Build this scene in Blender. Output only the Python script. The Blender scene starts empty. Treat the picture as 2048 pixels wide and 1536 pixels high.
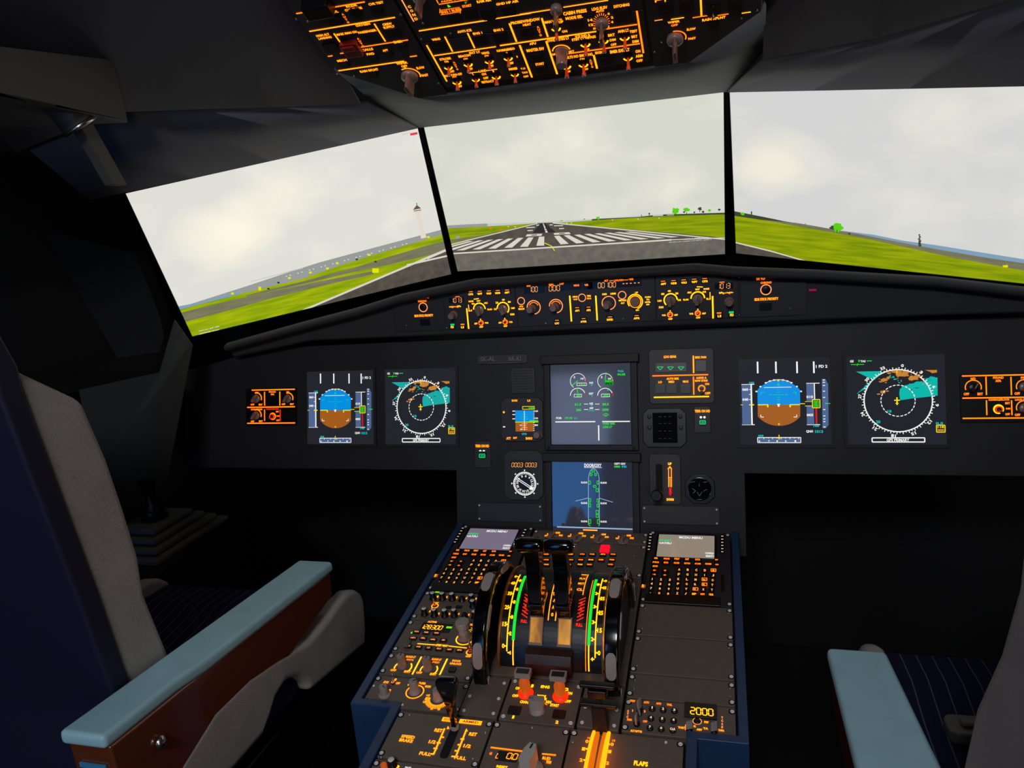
import bpy, math, random
from mathutils import Vector as V, Matrix
random.seed(4)
S = bpy.context.scene
Z0 = .8                                   # the cockpit floor lies .8 m below the lower edge of the flight displays

# ------------------------------------------------------------------ camera, world, lights, exposure
CAM = V((.252, -1.4058, .4643 + Z0)); FOC = 1509.126
CR = V((.9631, .2559, -.0836)); CU = V((.0206, .2394, .9707)); CF = V((-.2684, .9366, -.2253))
CF.normalize(); CR = (CR - CF * CR.dot(CF)).normalized(); CU = CR.cross(CF)
cd = bpy.data.cameras.new('camera'); cam = bpy.data.objects.new('camera', cd); S.collection.objects.link(cam)
cd.sensor_width = 36; cd.lens = FOC / 2048 * 36; cd.clip_start = .02; cd.clip_end = 50
cam.matrix_world = Matrix(((CR.x, CU.x, -CF.x, CAM.x), (CR.y, CU.y, -CF.y, CAM.y), (CR.z, CU.z, -CF.z, CAM.z), (0, 0, 0, 1)))
S.camera = cam
S.view_settings.view_transform = 'Standard'; S.view_settings.look = 'None'; S.view_settings.gamma = 1
S.view_settings.exposure = 0; S.view_settings.use_curve_mapping = False
wd = bpy.data.worlds.new('world'); S.world = wd; wd.use_nodes = True
wd.node_tree.nodes['Background'].inputs[0].default_value = (.35, .5, .8, 1)
wd.node_tree.nodes['Background'].inputs[1].default_value = .04

def area(name, loc, tgt, sx, sy, power, col):
    l = bpy.data.lights.new(name, 'AREA'); l.shape = 'RECTANGLE'; l.size = sx; l.size_y = sy; l.energy = power; l.color = col
    o = bpy.data.objects.new(name, l); S.collection.objects.link(o); o.location = loc
    o.rotation_euler = (V(tgt) - V(loc)).to_track_quat('-Z', 'Y').to_euler(); return o
area('room_lamp', (.15, -2.7, 2.35), (.1, -.6, .6), .6, .4, 22, (.97, .97, 1))
area('back_fill_light', (1.2, -3.1, 1.15), (-.5, -.4, 1.25), .5, .9, 8, (1, .95, .88))  # added fill for the ceiling lining and seat sides, no fitting there

# ------------------------------------------------------------------ materials
MT = {}
def mat(name, col, rough=.5, metal=0, noise=0, nscale=40, emit=None, es=1, spec=.5, bump=0, bscale=200, coat=0):
    if name in MT: return MT[name]
    m = bpy.data.materials.new(name); m.use_nodes = True; nt = m.node_tree; b = nt.nodes['Principled BSDF']
    col = tuple((c / 255) ** 2.2 for c in col)
    b.inputs['Base Color'].default_value = (*col, 1); b.inputs['Roughness'].default_value = rough
    b.inputs['Metallic'].default_value = metal; b.inputs['Specular IOR Level'].default_value = spec
    if coat: b.inputs['Coat Weight'].default_value = coat
    tc = nt.nodes.new('ShaderNodeTexCoord')
    if noise:
        n = nt.nodes.new('ShaderNodeTexNoise'); n.inputs['Scale'].default_value = nscale; n.inputs['Detail'].default_value = 4
        nt.links.new(tc.outputs['Object'], n.inputs['Vector'])
        r = nt.nodes.new('ShaderNodeValToRGB'); r.color_ramp.elements[0].position = .3; r.color_ramp.elements[1].position = .7
        r.color_ramp.elements[0].color = (*[c * (1 - noise) for c in col], 1); r.color_ramp.elements[1].color = (*[c * (1 + noise) for c in col], 1)
        nt.links.new(n.outputs['Fac'], r.inputs['Fac']); nt.links.new(r.outputs['Color'], b.inputs['Base Color'])
    if bump:
        n = nt.nodes.new('ShaderNodeTexNoise'); n.inputs['Scale'].default_value = bscale
        nt.links.new(tc.outputs['Object'], n.inputs['Vector'])
        bm = nt.nodes.new('ShaderNodeBump'); bm.inputs['Strength'].default_value = bump; bm.inputs['Distance'].default_value = .001
        nt.links.new(n.outputs['Fac'], bm.inputs['Height']); nt.links.new(bm.outputs['Normal'], b.inputs['Normal'])
    if emit:
        e = tuple((c / 255) ** 2.2 for c in emit)
        b.inputs['Emission Color'].default_value = (*e, 1); b.inputs['Emission Strength'].default_value = es
    MT[name] = m; return m

def glow(name, col, es=1.0):              # lit legend, lamp or screen ink
    return mat(name, (8, 8, 8), .5, emit=col, es=es, spec=.2)

AM = glow('amber_legend', (255, 126, 18), 3.0)
YE = glow('yellow_legend', (255, 156, 10), 3.0)
OR = glow('orange_legend', (255, 102, 14), 2.8)
PK = glow('pale_orange_legend', (255, 142, 84), 1.6)
KL = glow('pale_key_lettering', (255, 160, 70), 1.5)
RING = mat('bright_ring', (228, 228, 226), .35, noise=.05, spec=.8)
RD = glow('red_legend', (255, 45, 20), 1.4)
RB = glow('red_lamp', (255, 20, 50), 1.0)
GR = glow('green_legend', (30, 235, 60), 1.0)
GT = glow('green_lamp', (20, 220, 120), .9)
LG = glow('lime_lamp', (120, 240, 20), 1.0)
WH = glow('white_legend', (245, 245, 240), 1.0)
CY = glow('cyan_ink', (20, 200, 200), .9)
TE = glow('teal_ink', (0, 190, 175), .9)
SB = glow('sky_blue_ink', (0, 140, 222), 1.0)
BR = glow('brown_ink', (160, 92, 32), 1.0)
BO = glow('terrain_orange_ink', (200, 128, 50), 1.0)
SL = glow('slate_ink', (78, 100, 142), 1.0)
YI = glow('yellow_ink', (245, 225, 20), 1.0)
GI = glow('green_ink', (40, 230, 50), 1.0)
RI = glow('red_ink', (215, 20, 40), 1.0)
DG = glow('dark_ink', (12, 12, 14), .5)
GOLD = glow('gold_window', (190, 120, 35), .9)
GREY = mat('panel_grey', (100, 90, 81), .45, noise=.07, nscale=60, bump=.15, bscale=900)  # warm cast of the red overhead light mixed into the grey
DARK = mat('panel_charcoal', (44, 43, 46), .5, noise=.1, nscale=30, bump=.15, bscale=900)
BOARD = mat('board_charcoal', (22, 22, 28), .6, noise=.12, nscale=12, bump=.2, bscale=700)
BLACK = mat('black_plastic', (14, 14, 15), .35, noise=.1)
MATTE = mat('matte_black', (9, 9, 10), .8, noise=.1)
GLOSS = mat('gloss_black', (10, 9, 10), .12, coat=.5, noise=.05)
RECESS = mat('dark_key', (16, 15, 15), .4, noise=.1)
KNOBG = mat('grey_knob', (150, 142, 136), .4, noise=.06, nscale=80)
KNOBC = mat('smoked_knob', (138, 116, 108), .25, noise=.08, nscale=80)
READ = mat('readout_glass', (10, 10, 11), .32, noise=.05, spec=.5)
CHROME = mat('steel', (190, 190, 190), .25, metal=1, noise=.05)
BLUE = mat('navy_paint', (38, 62, 96), .42, noise=.12, nscale=25, bump=.1, bscale=400)
WCAP = mat('white_cap', (225, 228, 225), .4, noise=.04)
SCR = mat('display_glass', (5, 5, 6), .1, emit=(40, 42, 48), es=1, noise=.02, spec=.5)
SCRE = mat('engine_display_glass', (5, 5, 6), .07, emit=(58, 62, 74), es=1, noise=.02, spec=1)
SCRS = mat('system_display_glass', (5, 5, 6), .07, emit=(46, 48, 60), es=1, noise=.02, spec=1)
SHELL = mat('lining_grey', (104, 106, 108), .75, noise=.06, nscale=8, bump=.3, bscale=300)
SHELL2 = mat('lining_dark', (96, 96, 104), .75, noise=.06, nscale=8, bump=.3, bscale=300)
HOOD = mat('hood_vinyl', (44, 45, 47), .75, noise=.08, nscale=20, bump=.3, bscale=500)

def fabric(name, c, stripe=False):
    m = mat(name, c, .9, noise=.1, nscale=14, spec=.2); nt = m.node_tree; b = nt.nodes['Principled BSDF']
    tc = nt.nodes['Texture Coordinate']
    w = nt.nodes.new('ShaderNodeTexWave'); w.inputs['Scale'].default_value = 260; w.inputs['Distortion'].default_value = 2; w.bands_direction = 'DIAGONAL'
    nt.links.new(tc.outputs['Object'], w.inputs['Vector'])
    n = nt.nodes.new('ShaderNodeTexNoise'); n.inputs['Scale'].default_value = 700; nt.links.new(tc.outputs['Object'], n.inputs['Vector'])
    mx = nt.nodes.new('ShaderNodeMath'); mx.operation = 'ADD'; nt.links.new(w.outputs['Fac'], mx.inputs[0]); nt.links.new(n.outputs['Fac'], mx.inputs[1])
    bp = nt.nodes.new('ShaderNodeBump'); bp.inputs['Strength'].default_value = .6; bp.inputs['Distance'].default_value = .0015
    nt.links.new(mx.outputs[0], bp.inputs['Height']); nt.links.new(bp.outputs['Normal'], b.inputs['Normal'])
    if stripe:
        s = nt.nodes.new('ShaderNodeTexWave'); s.inputs['Scale'].default_value = 15; s.bands_direction = 'X'; s.inputs['Distortion'].default_value = .15
        nt.links.new(tc.outputs['Object'], s.inputs['Vector'])
        r = nt.nodes.new('ShaderNodeValToRGB'); r.color_ramp.elements[0].position = .975; r.color_ramp.elements[1].position = .995
        cc = tuple((x / 255) ** 2.2 for x in c)
        r.color_ramp.elements[0].color = (*cc, 1); r.color_ramp.elements[1].color = (.12, .12, .2, 1)
        nt.links.new(s.outputs['Fac'], r.inputs['Fac']); nt.links.new(r.outputs['Color'], b.inputs['Base Color'])
    return m
CLOTH = fabric('grey_seat_cloth', (170, 165, 162))
NAVY = fabric('navy_pinstripe_cloth', (32, 32, 66), True)
PAD = mat('armrest_pad', (148, 192, 206), .5, noise=.05, nscale=30, bump=.3, bscale=900)

# ------------------------------------------------------------------ frames on real planes
class Fr:
    def __init__(s, o, u, v):
        s.o = V(o); s.u = V(u).normalized(); s.v = V(v).normalized(); s.n = s.u.cross(s.v).normalized()
    def W(s, x, y, h=0): return s.o + s.u * x + s.v * y + s.n * h
    def mat(s, x=0, y=0, h=0):
        p = s.W(x, y, h); return Matrix(((s.u.x, s.v.x, s.n.x, p.x), (s.u.y, s.v.y, s.n.y, p.y), (s.u.z, s.v.z, s.n.z, p.z), (0, 0, 0, 1)))
    def px(s, x, y, h=0):
        d = CR * ((x - 1024) / FOC) + CU * (-(y - 768) / FOC) + CF
        o = s.o + s.n * h; t = (o - CAM).dot(s.n) / d.dot(s.n); w = CAM + d * t - o
        return w.dot(s.u), w.dot(s.v)
    def sc(s, x, y):
        a, b, c = pj(s.W(x, y)), pj(s.W(x + .001, y)), pj(s.W(x, y + .001))
        return math.dist(a, b) * 1000, math.dist(a, c) * 1000
def pj(p):
    d = p - CAM; z = d.dot(CF); return 1024 + FOC * d.dot(CR) / z, 768 - FOC * d.dot(CU) / z
def ray(x, y): return CR * ((x - 1024) / FOC) + CU * (-(y - 768) / FOC) + CF
def onx(px, py, x):
    d = ray(px, py); return CAM + d * ((x - CAM.x) / d.x)
def ony(px, py, y):
    d = ray(px, py); return CAM + d * ((y - CAM.y) / d.y)
def onz(px, py, z):
    d = ray(px, py); return CAM + d * ((z - CAM.z) / d.z)

T = math.radians(15); MIP = Fr((0, 0, Z0), (1, 0, 0), (0, math.sin(T), math.cos(T)))
GLA = Fr((0, .024, Z0), (1, 0, 0), (0, 0, 1))
T = math.radians(6.62); PED = Fr((0, -.0522, -.1535 + Z0), (1, 0, 0), (0, math.cos(T), math.sin(T)))
T = math.radians(28); OVH = Fr((0, -.2, .66 + Z0), (1, 0, 0), (0, -math.cos(T), math.sin(T)))
SCALE = .6 / .7
def monf(c, yaw, pitch, roll):
    c = CAM + (V(c) + V((0, 0, Z0)) - CAM) * SCALE
    y, p, r = [math.radians(a) for a in (yaw, pitch, roll)]
    u = V((math.cos(y), math.sin(y), 0)); n = V((math.sin(y), -math.cos(y), 0)); v = V((0, 0, 1)) * math.cos(p) - n * math.sin(p)
    return Fr(c, u * math.cos(r) + v * math.sin(r), -u * math.sin(r) + v * math.cos(r))
MC = monf((-.0835, .4832, .494), .8736, -22.222, -.06)
ML = monf((-.7661, .3298, .4411), 25.5524, -19.95, 8.524)
MR = monf((.6078, .356, .4454), -25.235, -22.03, -8.284)
def K(x0, y0, s): return lambda x, y: (x0 + x / s, y0 + y / s)
A0 = K(0, 0, 2.1944); A1 = K(540, 0, 4.096); A2 = K(1000, 0, 3.7926); G1 = K(800, 520, 4.6545); G2 = K(1180, 520, 4.4522)
M1 = K(480, 700, 4.4522); M2 = K(1460, 690, 3.483); M3 = K(920, 680, 3.6571); P1 = K(830, 1040, 4.8); P2 = K(1000, 1040, 4.5167)
P3 = K(1200, 1040, 5.12); P4 = K(680, 1180, 5.906); P5 = K(660, 1330, 5.12); P6 = K(980, 1320, 6.8267); P7 = K(1180, 1320, 6.4)
A3 = K(580, 0, 9.309); A4 = K(780, 0, 7.314); A5 = K(1040, 0, 7.314); A6 = K(1290, 0, 8.192); C3 = K(840, 380, 3.2); R3 = K(1440, 150, 3.268)
KS = {id(k): v for k, v in ((A0, 2.1944), (A1, 4.096), (A2, 3.7926), (G1, 4.6545), (G2, 4.4522), (M1, 4.4522), (M2, 3.483), (M3, 3.6571), (P1, 4.8),
      (P2, 4.5167), (P3, 5.12), (P4, 5.906), (P5, 5.12), (P6, 6.8267), (P7, 6.4), (A3, 9.309), (A4, 7.314), (A5, 7.314), (A6, 8.192), (C3, 3.2), (R3, 3.268))}

# ------------------------------------------------------------------ mesh building
GC = {}
def glyphs(s):
    if s in GC: return GC[s]
    c = bpy.data.curves.new('t', 'FONT'); c.body = s; c.resolution_u = 2; c.offset = .035
    o = bpy.data.objects.new('t', c); S.collection.objects.link(o)
    m = bpy.data.meshes.new_from_object(o)
    vs = [(v.co.x, v.co.y) for v in m.vertices]; fs = [tuple(p.vertices) for p in m.polygons]
    bpy.data.objects.remove(o); bpy.data.curves.remove(c); bpy.data.meshes.remove(m)
    x0, x1 = min(v[0] for v in vs), max(v[0] for v in vs); y0, y1 = min(v[1] for v in vs), max(v[1] for v in vs)
    r = ([((x - (x0 + x1) / 2) / max(x1 - x0, .01), (y - (y0 + y1) / 2) / max(y1 - y0, .01)) for x, y in vs], fs)
    GC[s] = r; return r
SEG = {'0': 'abcdef', '1': 'bc', '2': 'abged', '3': 'abgcd', '4': 'fgbc', '5': 'afgcd', '6': 'afgedc', '7': 'abc', '8': 'abcdefg', '9': 'abfgcd', '-': 'g', 'L': 'fed'}

class MB:
    def __init__(s): s.v = []; s.f = []; s.m = []
    def add(s, vs, fs, mi=0):
        k = len(s.v); s.v += [tuple(v) for v in vs]; s.f += [tuple(i + k for i in f) for f in fs]; s.m += [mi] * len(fs); return s
    def box(s, x0, y0, z0, x1, y1, z1, mi=0):
        return s.add([(x, y, z) for z in (z0, z1) for x, y in ((x0, y0), (x1, y0), (x1, y1), (x0, y1))],
                     [(3, 2, 1, 0), (4, 5, 6, 7), (0, 1, 5, 4), (1, 2, 6, 5), (2, 3, 7, 6), (3, 0, 4, 7)], mi)
    def prism(s, pts, z0, z1, mi=0):
        a = sum(pts[i][0] * pts[(i + 1) % len(pts)][1] - pts[(i + 1) % len(pts)][0] * pts[i][1] for i in range(len(pts)))
        if a < 0: pts = pts[::-1]
        n = len(pts); return s.add([(x, y, z0) for x, y in pts] + [(x, y, z1) for x, y in pts],
            [tuple(range(n))[::-1], tuple(range(n, 2 * n))] + [(i, (i + 1) % n, n + (i + 1) % n, n + i) for i in range(n)], mi)
    def poly(s, pts, z, mi=0):
        a = sum(pts[i][0] * pts[(i + 1) % len(pts)][1] - pts[(i + 1) % len(pts)][0] * pts[i][1] for i in range(len(pts)))
        if a < 0: pts = pts[::-1]
        return s.add([(x, y, z) for x, y in pts], [tuple(range(len(pts)))], mi)
    def lathe(s, prof, x=0, y=0, n=24, mi=0, flute=0):
        vs = []; m = len(prof)
        for i in range(n):
            a = 2 * math.pi * i / n
            for j, (r, z) in enumerate(prof):
                rr = r * (1 - flute * (i % 2) * (0 < j < m - 1)); vs.append((x + rr * math.cos(a), y + rr * math.sin(a), z))
        fs = [(i * m + j, ((i + 1) % n) * m + j, ((i + 1) % n) * m + j + 1, i * m + j + 1) for i in range(n) for j in range(m - 1)]
        fs += [tuple(i * m for i in range(n))[::-1], tuple(i * m + m - 1 for i in range(n))]
        return s.add(vs, fs, mi)
    def ring(s, x, y, z, r, w, a0=0, a1=360, mi=0, t=0):
        n = max(6, int(abs(a1 - a0) / 9)); full = abs(a1 - a0) >= 360; vs = []; k = n if full else n + 1
        for i in range(k):
            a = math.radians(a0 + (a1 - a0) * i / n)
            for q in (r - w / 2, r + w / 2): vs.append((x + q * math.cos(a), y + q * math.sin(a), z + t))
        fs = [(2 * i, 2 * i + 1, 2 * ((i + 1) % k) + 1, 2 * ((i + 1) % k)) for i in range(n)]
        return s.add(vs, fs if a1 > a0 else [f[::-1] for f in fs], mi)
    def line(s, x0, y0, x1, y1, w, z, mi=0):
        d = math.hypot(x1 - x0, y1 - y0) or 1e-9; nx, ny = -(y1 - y0) / d * w / 2, (x1 - x0) / d * w / 2
        return s.add([(x0 - nx, y0 - ny, z), (x1 - nx, y1 - ny, z), (x1 + nx, y1 + ny, z), (x0 + nx, y0 + ny, z)], [(0, 1, 2, 3)], mi)
    def text(s, t, x, y, z, w, h, mi=0, o=None, u=None, v=None):
        g, fs = glyphs(t)
        if o is None: return s.add([(x + a * w, y + b * h, z) for a, b in g], fs, mi)
        return s.add([o + u * (a * w) + v * (b * h) for a, b in g], fs, mi)
    def seg(s, t, x, y, z, w, h, mi=0, slant=.12):
        chars = [c for c in t if c != '.']; n = len(chars); cw = w / n; i = 0; x0 = x - w / 2; gw = cw * .36; gh = h / 2; lw = min(cw * .17, h * .13)
        for c in t:
            if c == '.':
                px = x0 + i * cw - .04 * cw; s.line(px, y - gh, px + lw, y - gh, lw, z, mi); continue
            cx = x0 + (i + .5) * cw; i += 1
            P = {'a': (-gw, gh, gw, gh), 'd': (-gw, -gh, gw, -gh), 'g': (-gw, 0, gw, 0), 'f': (-gw, 0, -gw, gh), 'e': (-gw, -gh, -gw, 0), 'b': (gw, 0, gw, gh), 'c': (gw, -gh, gw, 0)}
            for k in SEG.get(c, ''):
                a, b, c2, d = P[k]; e = .1
                a2, b2, c3, d2 = a + (c2 - a) * e, b + (d - b) * e, c2 - (c2 - a) * e, d - (d - b) * e
                s.line(cx + a2 + b2 * slant, y + b2, cx + c3 + d2 * slant, y + d2, lw, z, mi)
        return s
    def mesh(s, name, mats, smooth=False):
        me = bpy.data.meshes.new(name); me.from_pydata(s.v, [], s.f)
        for m in mats: me.materials.append(m)
        me.polygons.foreach_set('material_index', s.m)
        if smooth: me.polygons.foreach_set('use_smooth', [True] * len(s.f))
        me.update(); return me
    def obj(s, name, mats, parent=None, M=None, smooth=False, bevel=0, seg=2, loc=None):
        if not isinstance(mats, (list, tuple)): mats = [mats]
        o = bpy.data.objects.new(name, s.mesh(name, mats, smooth)); S.collection.objects.link(o)
        if parent: o.parent = parent
        elif M: o.matrix_world = M
        if loc: o.location = loc
        if bevel: bv(o, bevel, seg)
        return o
def bv(o, w, seg=2):
    m = o.modifiers.new('bevel', 'BEVEL'); m.width = w; m.segments = seg; m.limit_method = 'ANGLE'; m.angle_limit = math.radians(35)
    for p in o.data.polygons: p.use_smooth = True
    w2 = o.modifiers.new('wn', 'WEIGHTED_NORMAL'); w2.keep_sharp = False
def place(name, me, parent, loc, rot=0):
    o = bpy.data.objects.new(name, me); S.collection.objects.link(o); o.parent = parent; o.location = loc
    if rot: o.rotation_euler = (0, 0, math.radians(rot))
    return o
def thing(name, label, cat, M, group=None):
    o = bpy.data.objects.new(name, None); S.collection.objects.link(o); o.matrix_world = M; o.empty_display_size = .02
    o['label'] = label; o['category'] = cat
    if group: o['group'] = group
    return o
def tag(o, label, cat, group=None):
    o['label'] = label; o['category'] = cat
    if group: o['group'] = group
    return o
def struct(o): o['kind'] = 'structure'; return o
def rrect(x0, y0, x1, y1, r, n=4):
    P = []
    for cx, cy, a in ((x1 - r, y1 - r, 0), (x0 + r, y1 - r, 90), (x0 + r, y0 + r, 180), (x1 - r, y0 + r, 270)):
        for i in range(n + 1):
            t = math.radians(a + 90 * i / n); P.append((cx + r * math.cos(t), cy + r * math.sin(t)))
    return P
def octa(x0, y0, x1, y1, c): return [(x0 + c, y0), (x1 - c, y0), (x1, y0 + c), (x1, y1 - c), (x1 - c, y1), (x0 + c, y1), (x0, y1 - c), (x0, y0 + c)]
def clip(P, x0, y0, x1, y1):
    for ax, lim, sg in ((0, x0, 1), (0, x1, -1), (1, y0, 1), (1, y1, -1)):
        out = []
        for i in range(len(P)):
            a, b = P[i - 1], P[i]; ia, ib = sg * (a[ax] - lim) >= 0, sg * (b[ax] - lim) >= 0
            if ia != ib:
                t = (lim - a[ax]) / (b[ax] - a[ax]); out.append((a[0] + t * (b[0] - a[0]), a[1] + t * (b[1] - a[1])))
            if ib: out.append(b)
        P = out
        if not P: return P
    return P
_mc = {}
def cached(key, fn):
    if key not in _mc: _mc[key] = fn()
    return _mc[key]

class Pan:
    """a panel on a frame: positions come in as picture points on that real plane (optionally shifted or mirrored to the twin unit)"""
    def __init__(s, fr, name, label, cat, cx, cy, group=None, dx=0, mx=1, h=0):
        s.fr = fr; s.cx = cx; s.cy = cy; s.dx = dx; s.mx = mx; s.h = h
        s.root = thing(name, label, cat, fr.mat(cx, cy, h), group); s.lg = MB(); s.mats = []; s.z = .0006
    def mi(s, m):
        if m not in s.mats: s.mats.append(m)
        return s.mats.index(m)
    def p(s, k, x, y):
        u, v = s.fr.px(*k(x, y), s.h); return u * s.mx + s.dx - s.cx, v - s.cy
    def size(s, k, x, y, w, h):
        u, v = s.fr.px(*k(x, y), s.h); a, b = s.fr.sc(u, v); q = KS[id(k)]; return w / q / a, h / q / b
    def t(s, k, x, y, txt, w, h, m=AM, z=None):
        a, b = s.p(k, x, y); w, h = s.size(k, x, y, w, h); s.lg.text(txt, a, b, z or s.z, w, h, s.mi(m)); return s
    def vt(s, k, x0, y0, x1, y1, txt, w, h, m=AM):
        for i, c in enumerate(txt):
            f = i / max(1, len(txt) - 1); s.t(k, x0 + (x1 - x0) * f, y0 + (y1 - y0) * f, c, w * (.35 if c == 'I' else 1), h, m)
    def sg(s, k, x, y, txt, w, h, m=AM, slant=.12, z=None):
        a, b = s.p(k, x, y); w, h = s.size(k, x, y, w, h); s.lg.seg(txt, a, b, z or s.z, w, h, s.mi(m), slant)
    def l(s, k, x0, y0, x1, y1, w, m=AM, z=None, snap=True):
        a, b = s.p(k, x0, y0); c, d = s.p(k, x1, y1); wm = sum(s.size(k, x0, y0, w, w)) / 2
        if snap:
            if abs(a - c) < .22 * abs(b - d): a = c = (a + c) / 2
            elif abs(b - d) < .22 * abs(a - c): b = d = (b + d) / 2
        s.lg.line(a, b, c, d, wm, z or s.z, s.mi(m))
    def r(s, k, x0, y0, x1, y1, m=AM, z=None):
        a, b = s.p(k, x0, y0); c, d = s.p(k, x1, y1); s.lg.poly([(a, b), (c, b), (c, d), (a, d)], z or s.z, s.mi(m))
    def ro(s, k, x0, y0, x1, y1, w, m=AM, z=None):
        for q in ((x0, y0, x1, y0), (x1, y0, x1, y1), (x0, y1, x1, y1), (x0, y0, x0, y1)): s.l(k, *q, w, m, z)
    def a(s, k, x, y, r, a0, a1, w, m=AM, z=None):
        c, d = s.p(k, x, y); rm, _ = s.size(k, x, y, r, r); wm, _ = s.size(k, x, y, w, w)
        if s.mx < 0: a0, a1 = 180 - a1, 180 - a0
        s.lg.ring(c, d, z or s.z, rm, wm, a0, a1, s.mi(m))
    def pg(s, k, P, m=AM, z=None): s.lg.poly([s.p(k, *q) for q in P], z or s.z, s.mi(m))
    def leg(s, name='lettering', parent=None):
        if s.lg.v: s.lg.obj(name, s.mats, parent or s.root)
        s.lg = MB(); s.mats = []
    def plate(s, x0, y0, x1, y1, d=.012, m=GREY, name='faceplate', r=.0015, top=0, bevel=.0006):
        return MB().prism(rrect(x0 - s.cx, y0 - s.cy, x1 - s.cx, y1 - s.cy, r), -d, top).obj(name, m, s.root, bevel=bevel)
    def platef(s, P, d=.012, m=GREY, name='faceplate', top=0):
        return MB().prism([(a - s.cx, b - s.cy) for a, b in P], -d, top).obj(name, m, s.root, bevel=.0006)
    def fast(s, P, r=.0029):
        me = cached(('fast', r), lambda: MB().lathe([(r * 1.02, 0), (r, .0012), (r * .55, .0013), (r * .5, .0006), (r * .1, .0006)], n=14, mi=0).mesh('fastener', [RING], True))
        for x, y in P: place('fastener', me, s.root, (x - s.cx, y - s.cy, 0))
    def fpx(s, k, P, r=.0024):
        me = cached(('fast', r), lambda: MB().lathe([(r * 1.02, 0), (r, .0012), (r * .55, .0013), (r * .5, .0006), (r * .1, .0006)], n=14, mi=0).mesh('fastener', [CHROME], True))
        for q in P: a, b = s.p(k, *q); place('fastener', me, s.root, (a, b, 0))
    # controls
    def rot(s, k, x, y, r, h, ang=90, m=None, m2=None, name='rotary_knob', z=0):
        m = m or KNOBC; m2 = m2 or m; a, b = s.p(k, x, y); r, _ = s.size(k, x, y, r, r)
        if s.mx < 0: ang = 180 - ang
        o = place(name, cached(('rot', round(r, 4), h, m.name), lambda: MB().lathe([(r, 0), (r, h * .18), (r * .9, h * .24), (r * .2, h * .26)], n=28).mesh(name, [m], True)), s.root, (a, b, z), ang)
        def blade():
            B = MB(); P = [(-r * .95, -r * .28), (r * .6, -r * .28), (r * 1.0, 0), (r * .6, r * .28), (-r * .95, r * .28)]
            B.prism(P, h * .2, h); B.box(-r * .2, -r * .05, h, r * .95, r * .05, h * 1.01, 1); return B.mesh('pointer', [m2, WCAP if m2 is BLACK else MATTE])
        q = place('pointer', cached(('bl', round(r, 4), h, m2.name), blade), o, (0, 0, 0)); bv(q, r * .07)
        return o
    def cyl(s, k, x, y, r, h, m=None, name='knob', flute=.05, skirt=1.12, mark=True, tip=None, z=0, cap=None, ang=90):
        m = m or KNOBG; a, b = s.p(k, x, y); r, _ = s.size(k, x, y, r, r)
        def f():
            B = MB().lathe([(r * skirt, 0), (r * skirt, h * .12), (r * .95, h * .2), (r * .92, h * .93), (r * .84, h), (r * .1, h)], n=32, flute=flute)
            if cap: B.lathe([(r * .8, h), (r * .76, h * 1.03), (r * .1, h * 1.04)], n=24, mi=1)
            if mark: B.box(-.05 * r, -r * .05, h * 1.0, r * .85, r * .05, h * 1.045, 2)
            return B.mesh(name, [m, cap or m, MATTE if m is not BLACK or cap else WCAP], flute == 0)
        return place(name, cached(('cyl', name, round(r, 4), h, m.name, flute, skirt, mark, cap and cap.name), f), s.root, (a, b, z), ang)
    def tog(s, k, x, y, r, tilt=-35, h=.02, glowm=OR, name='toggle_switch', collar=True, lev=None, arc=(0, 360)):
        a, b = s.p(k, x, y); r, _ = s.size(k, x, y, r, r); lev = lev or CHROME
        base = place(name, cached(('tg', round(r, 4), glowm.name, collar, arc), lambda: MB().lathe([(r, 0), (r, .002), (r * .6, .0035), (r * .2, .0036)], n=18, mi=0)
             .ring(0, 0, .0037, r * .82, r * .34, *arc, mi=1).mesh(name, [BLACK, glowm])), s.root, (a, b, 0))
        def f():
            return MB().lathe([(r * .22, 0), (r * .3, h * .75), (r * .42, h * .85), (r * .4, h * .97)], n=14).lathe([(r * .42, h * .95), (r * .42, h * 1.02), (r * .3, h * 1.05), (r * .1, h * 1.0)], n=14, mi=1).mesh('lever', [lev, CHROME], True)
        q = place('lever', cached(('tl', round(r, 4), h, lev.name), f), base, (0, 0, .001)); q.rotation_euler = (math.radians(-tilt), 0, 0)
        return base
    def btn(s, k, x, y, w, h, z=.003, m=RECESS, txt=None, tm=AM, tw=.6, th=.4, name='push_button', rnd=False, led=None):
        a, b = s.p(k, x, y); w, h = s.size(k, x, y, w, h); B = MB(); mats = [m, tm, led or tm]
        if rnd: B.lathe([(w / 2, 0), (w / 2, z * .8), (w * .44, z), (w * .05, z)], n=20)
        else: B.prism(rrect(-w / 2, -h / 2, w / 2, h / 2, min(w, h) * .12, 2), 0, z)
        if txt == '_': B.poly([(-w * tw / 2, -h * th / 2), (w * tw / 2, -h * th / 2), (w * tw / 2, h * th / 2), (-w * tw / 2, h * th / 2)], z + .0003, 1)
        elif txt: B.text(txt, 0, 0, z + .0003, w * tw, h * th, 1)
        if led: B.poly([(-w * .35, h * .1), (w * .35, h * .1), (w * .35, h * .4), (-w * .35, h * .4)], z + .0003, 2)
        return B.obj(name, mats, s.root, loc=(a, b, 0))
    def ringl(s, k, x, y, r, w, m=PK): s.a(k, x, y, r, 0, 360, w, m)

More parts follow.
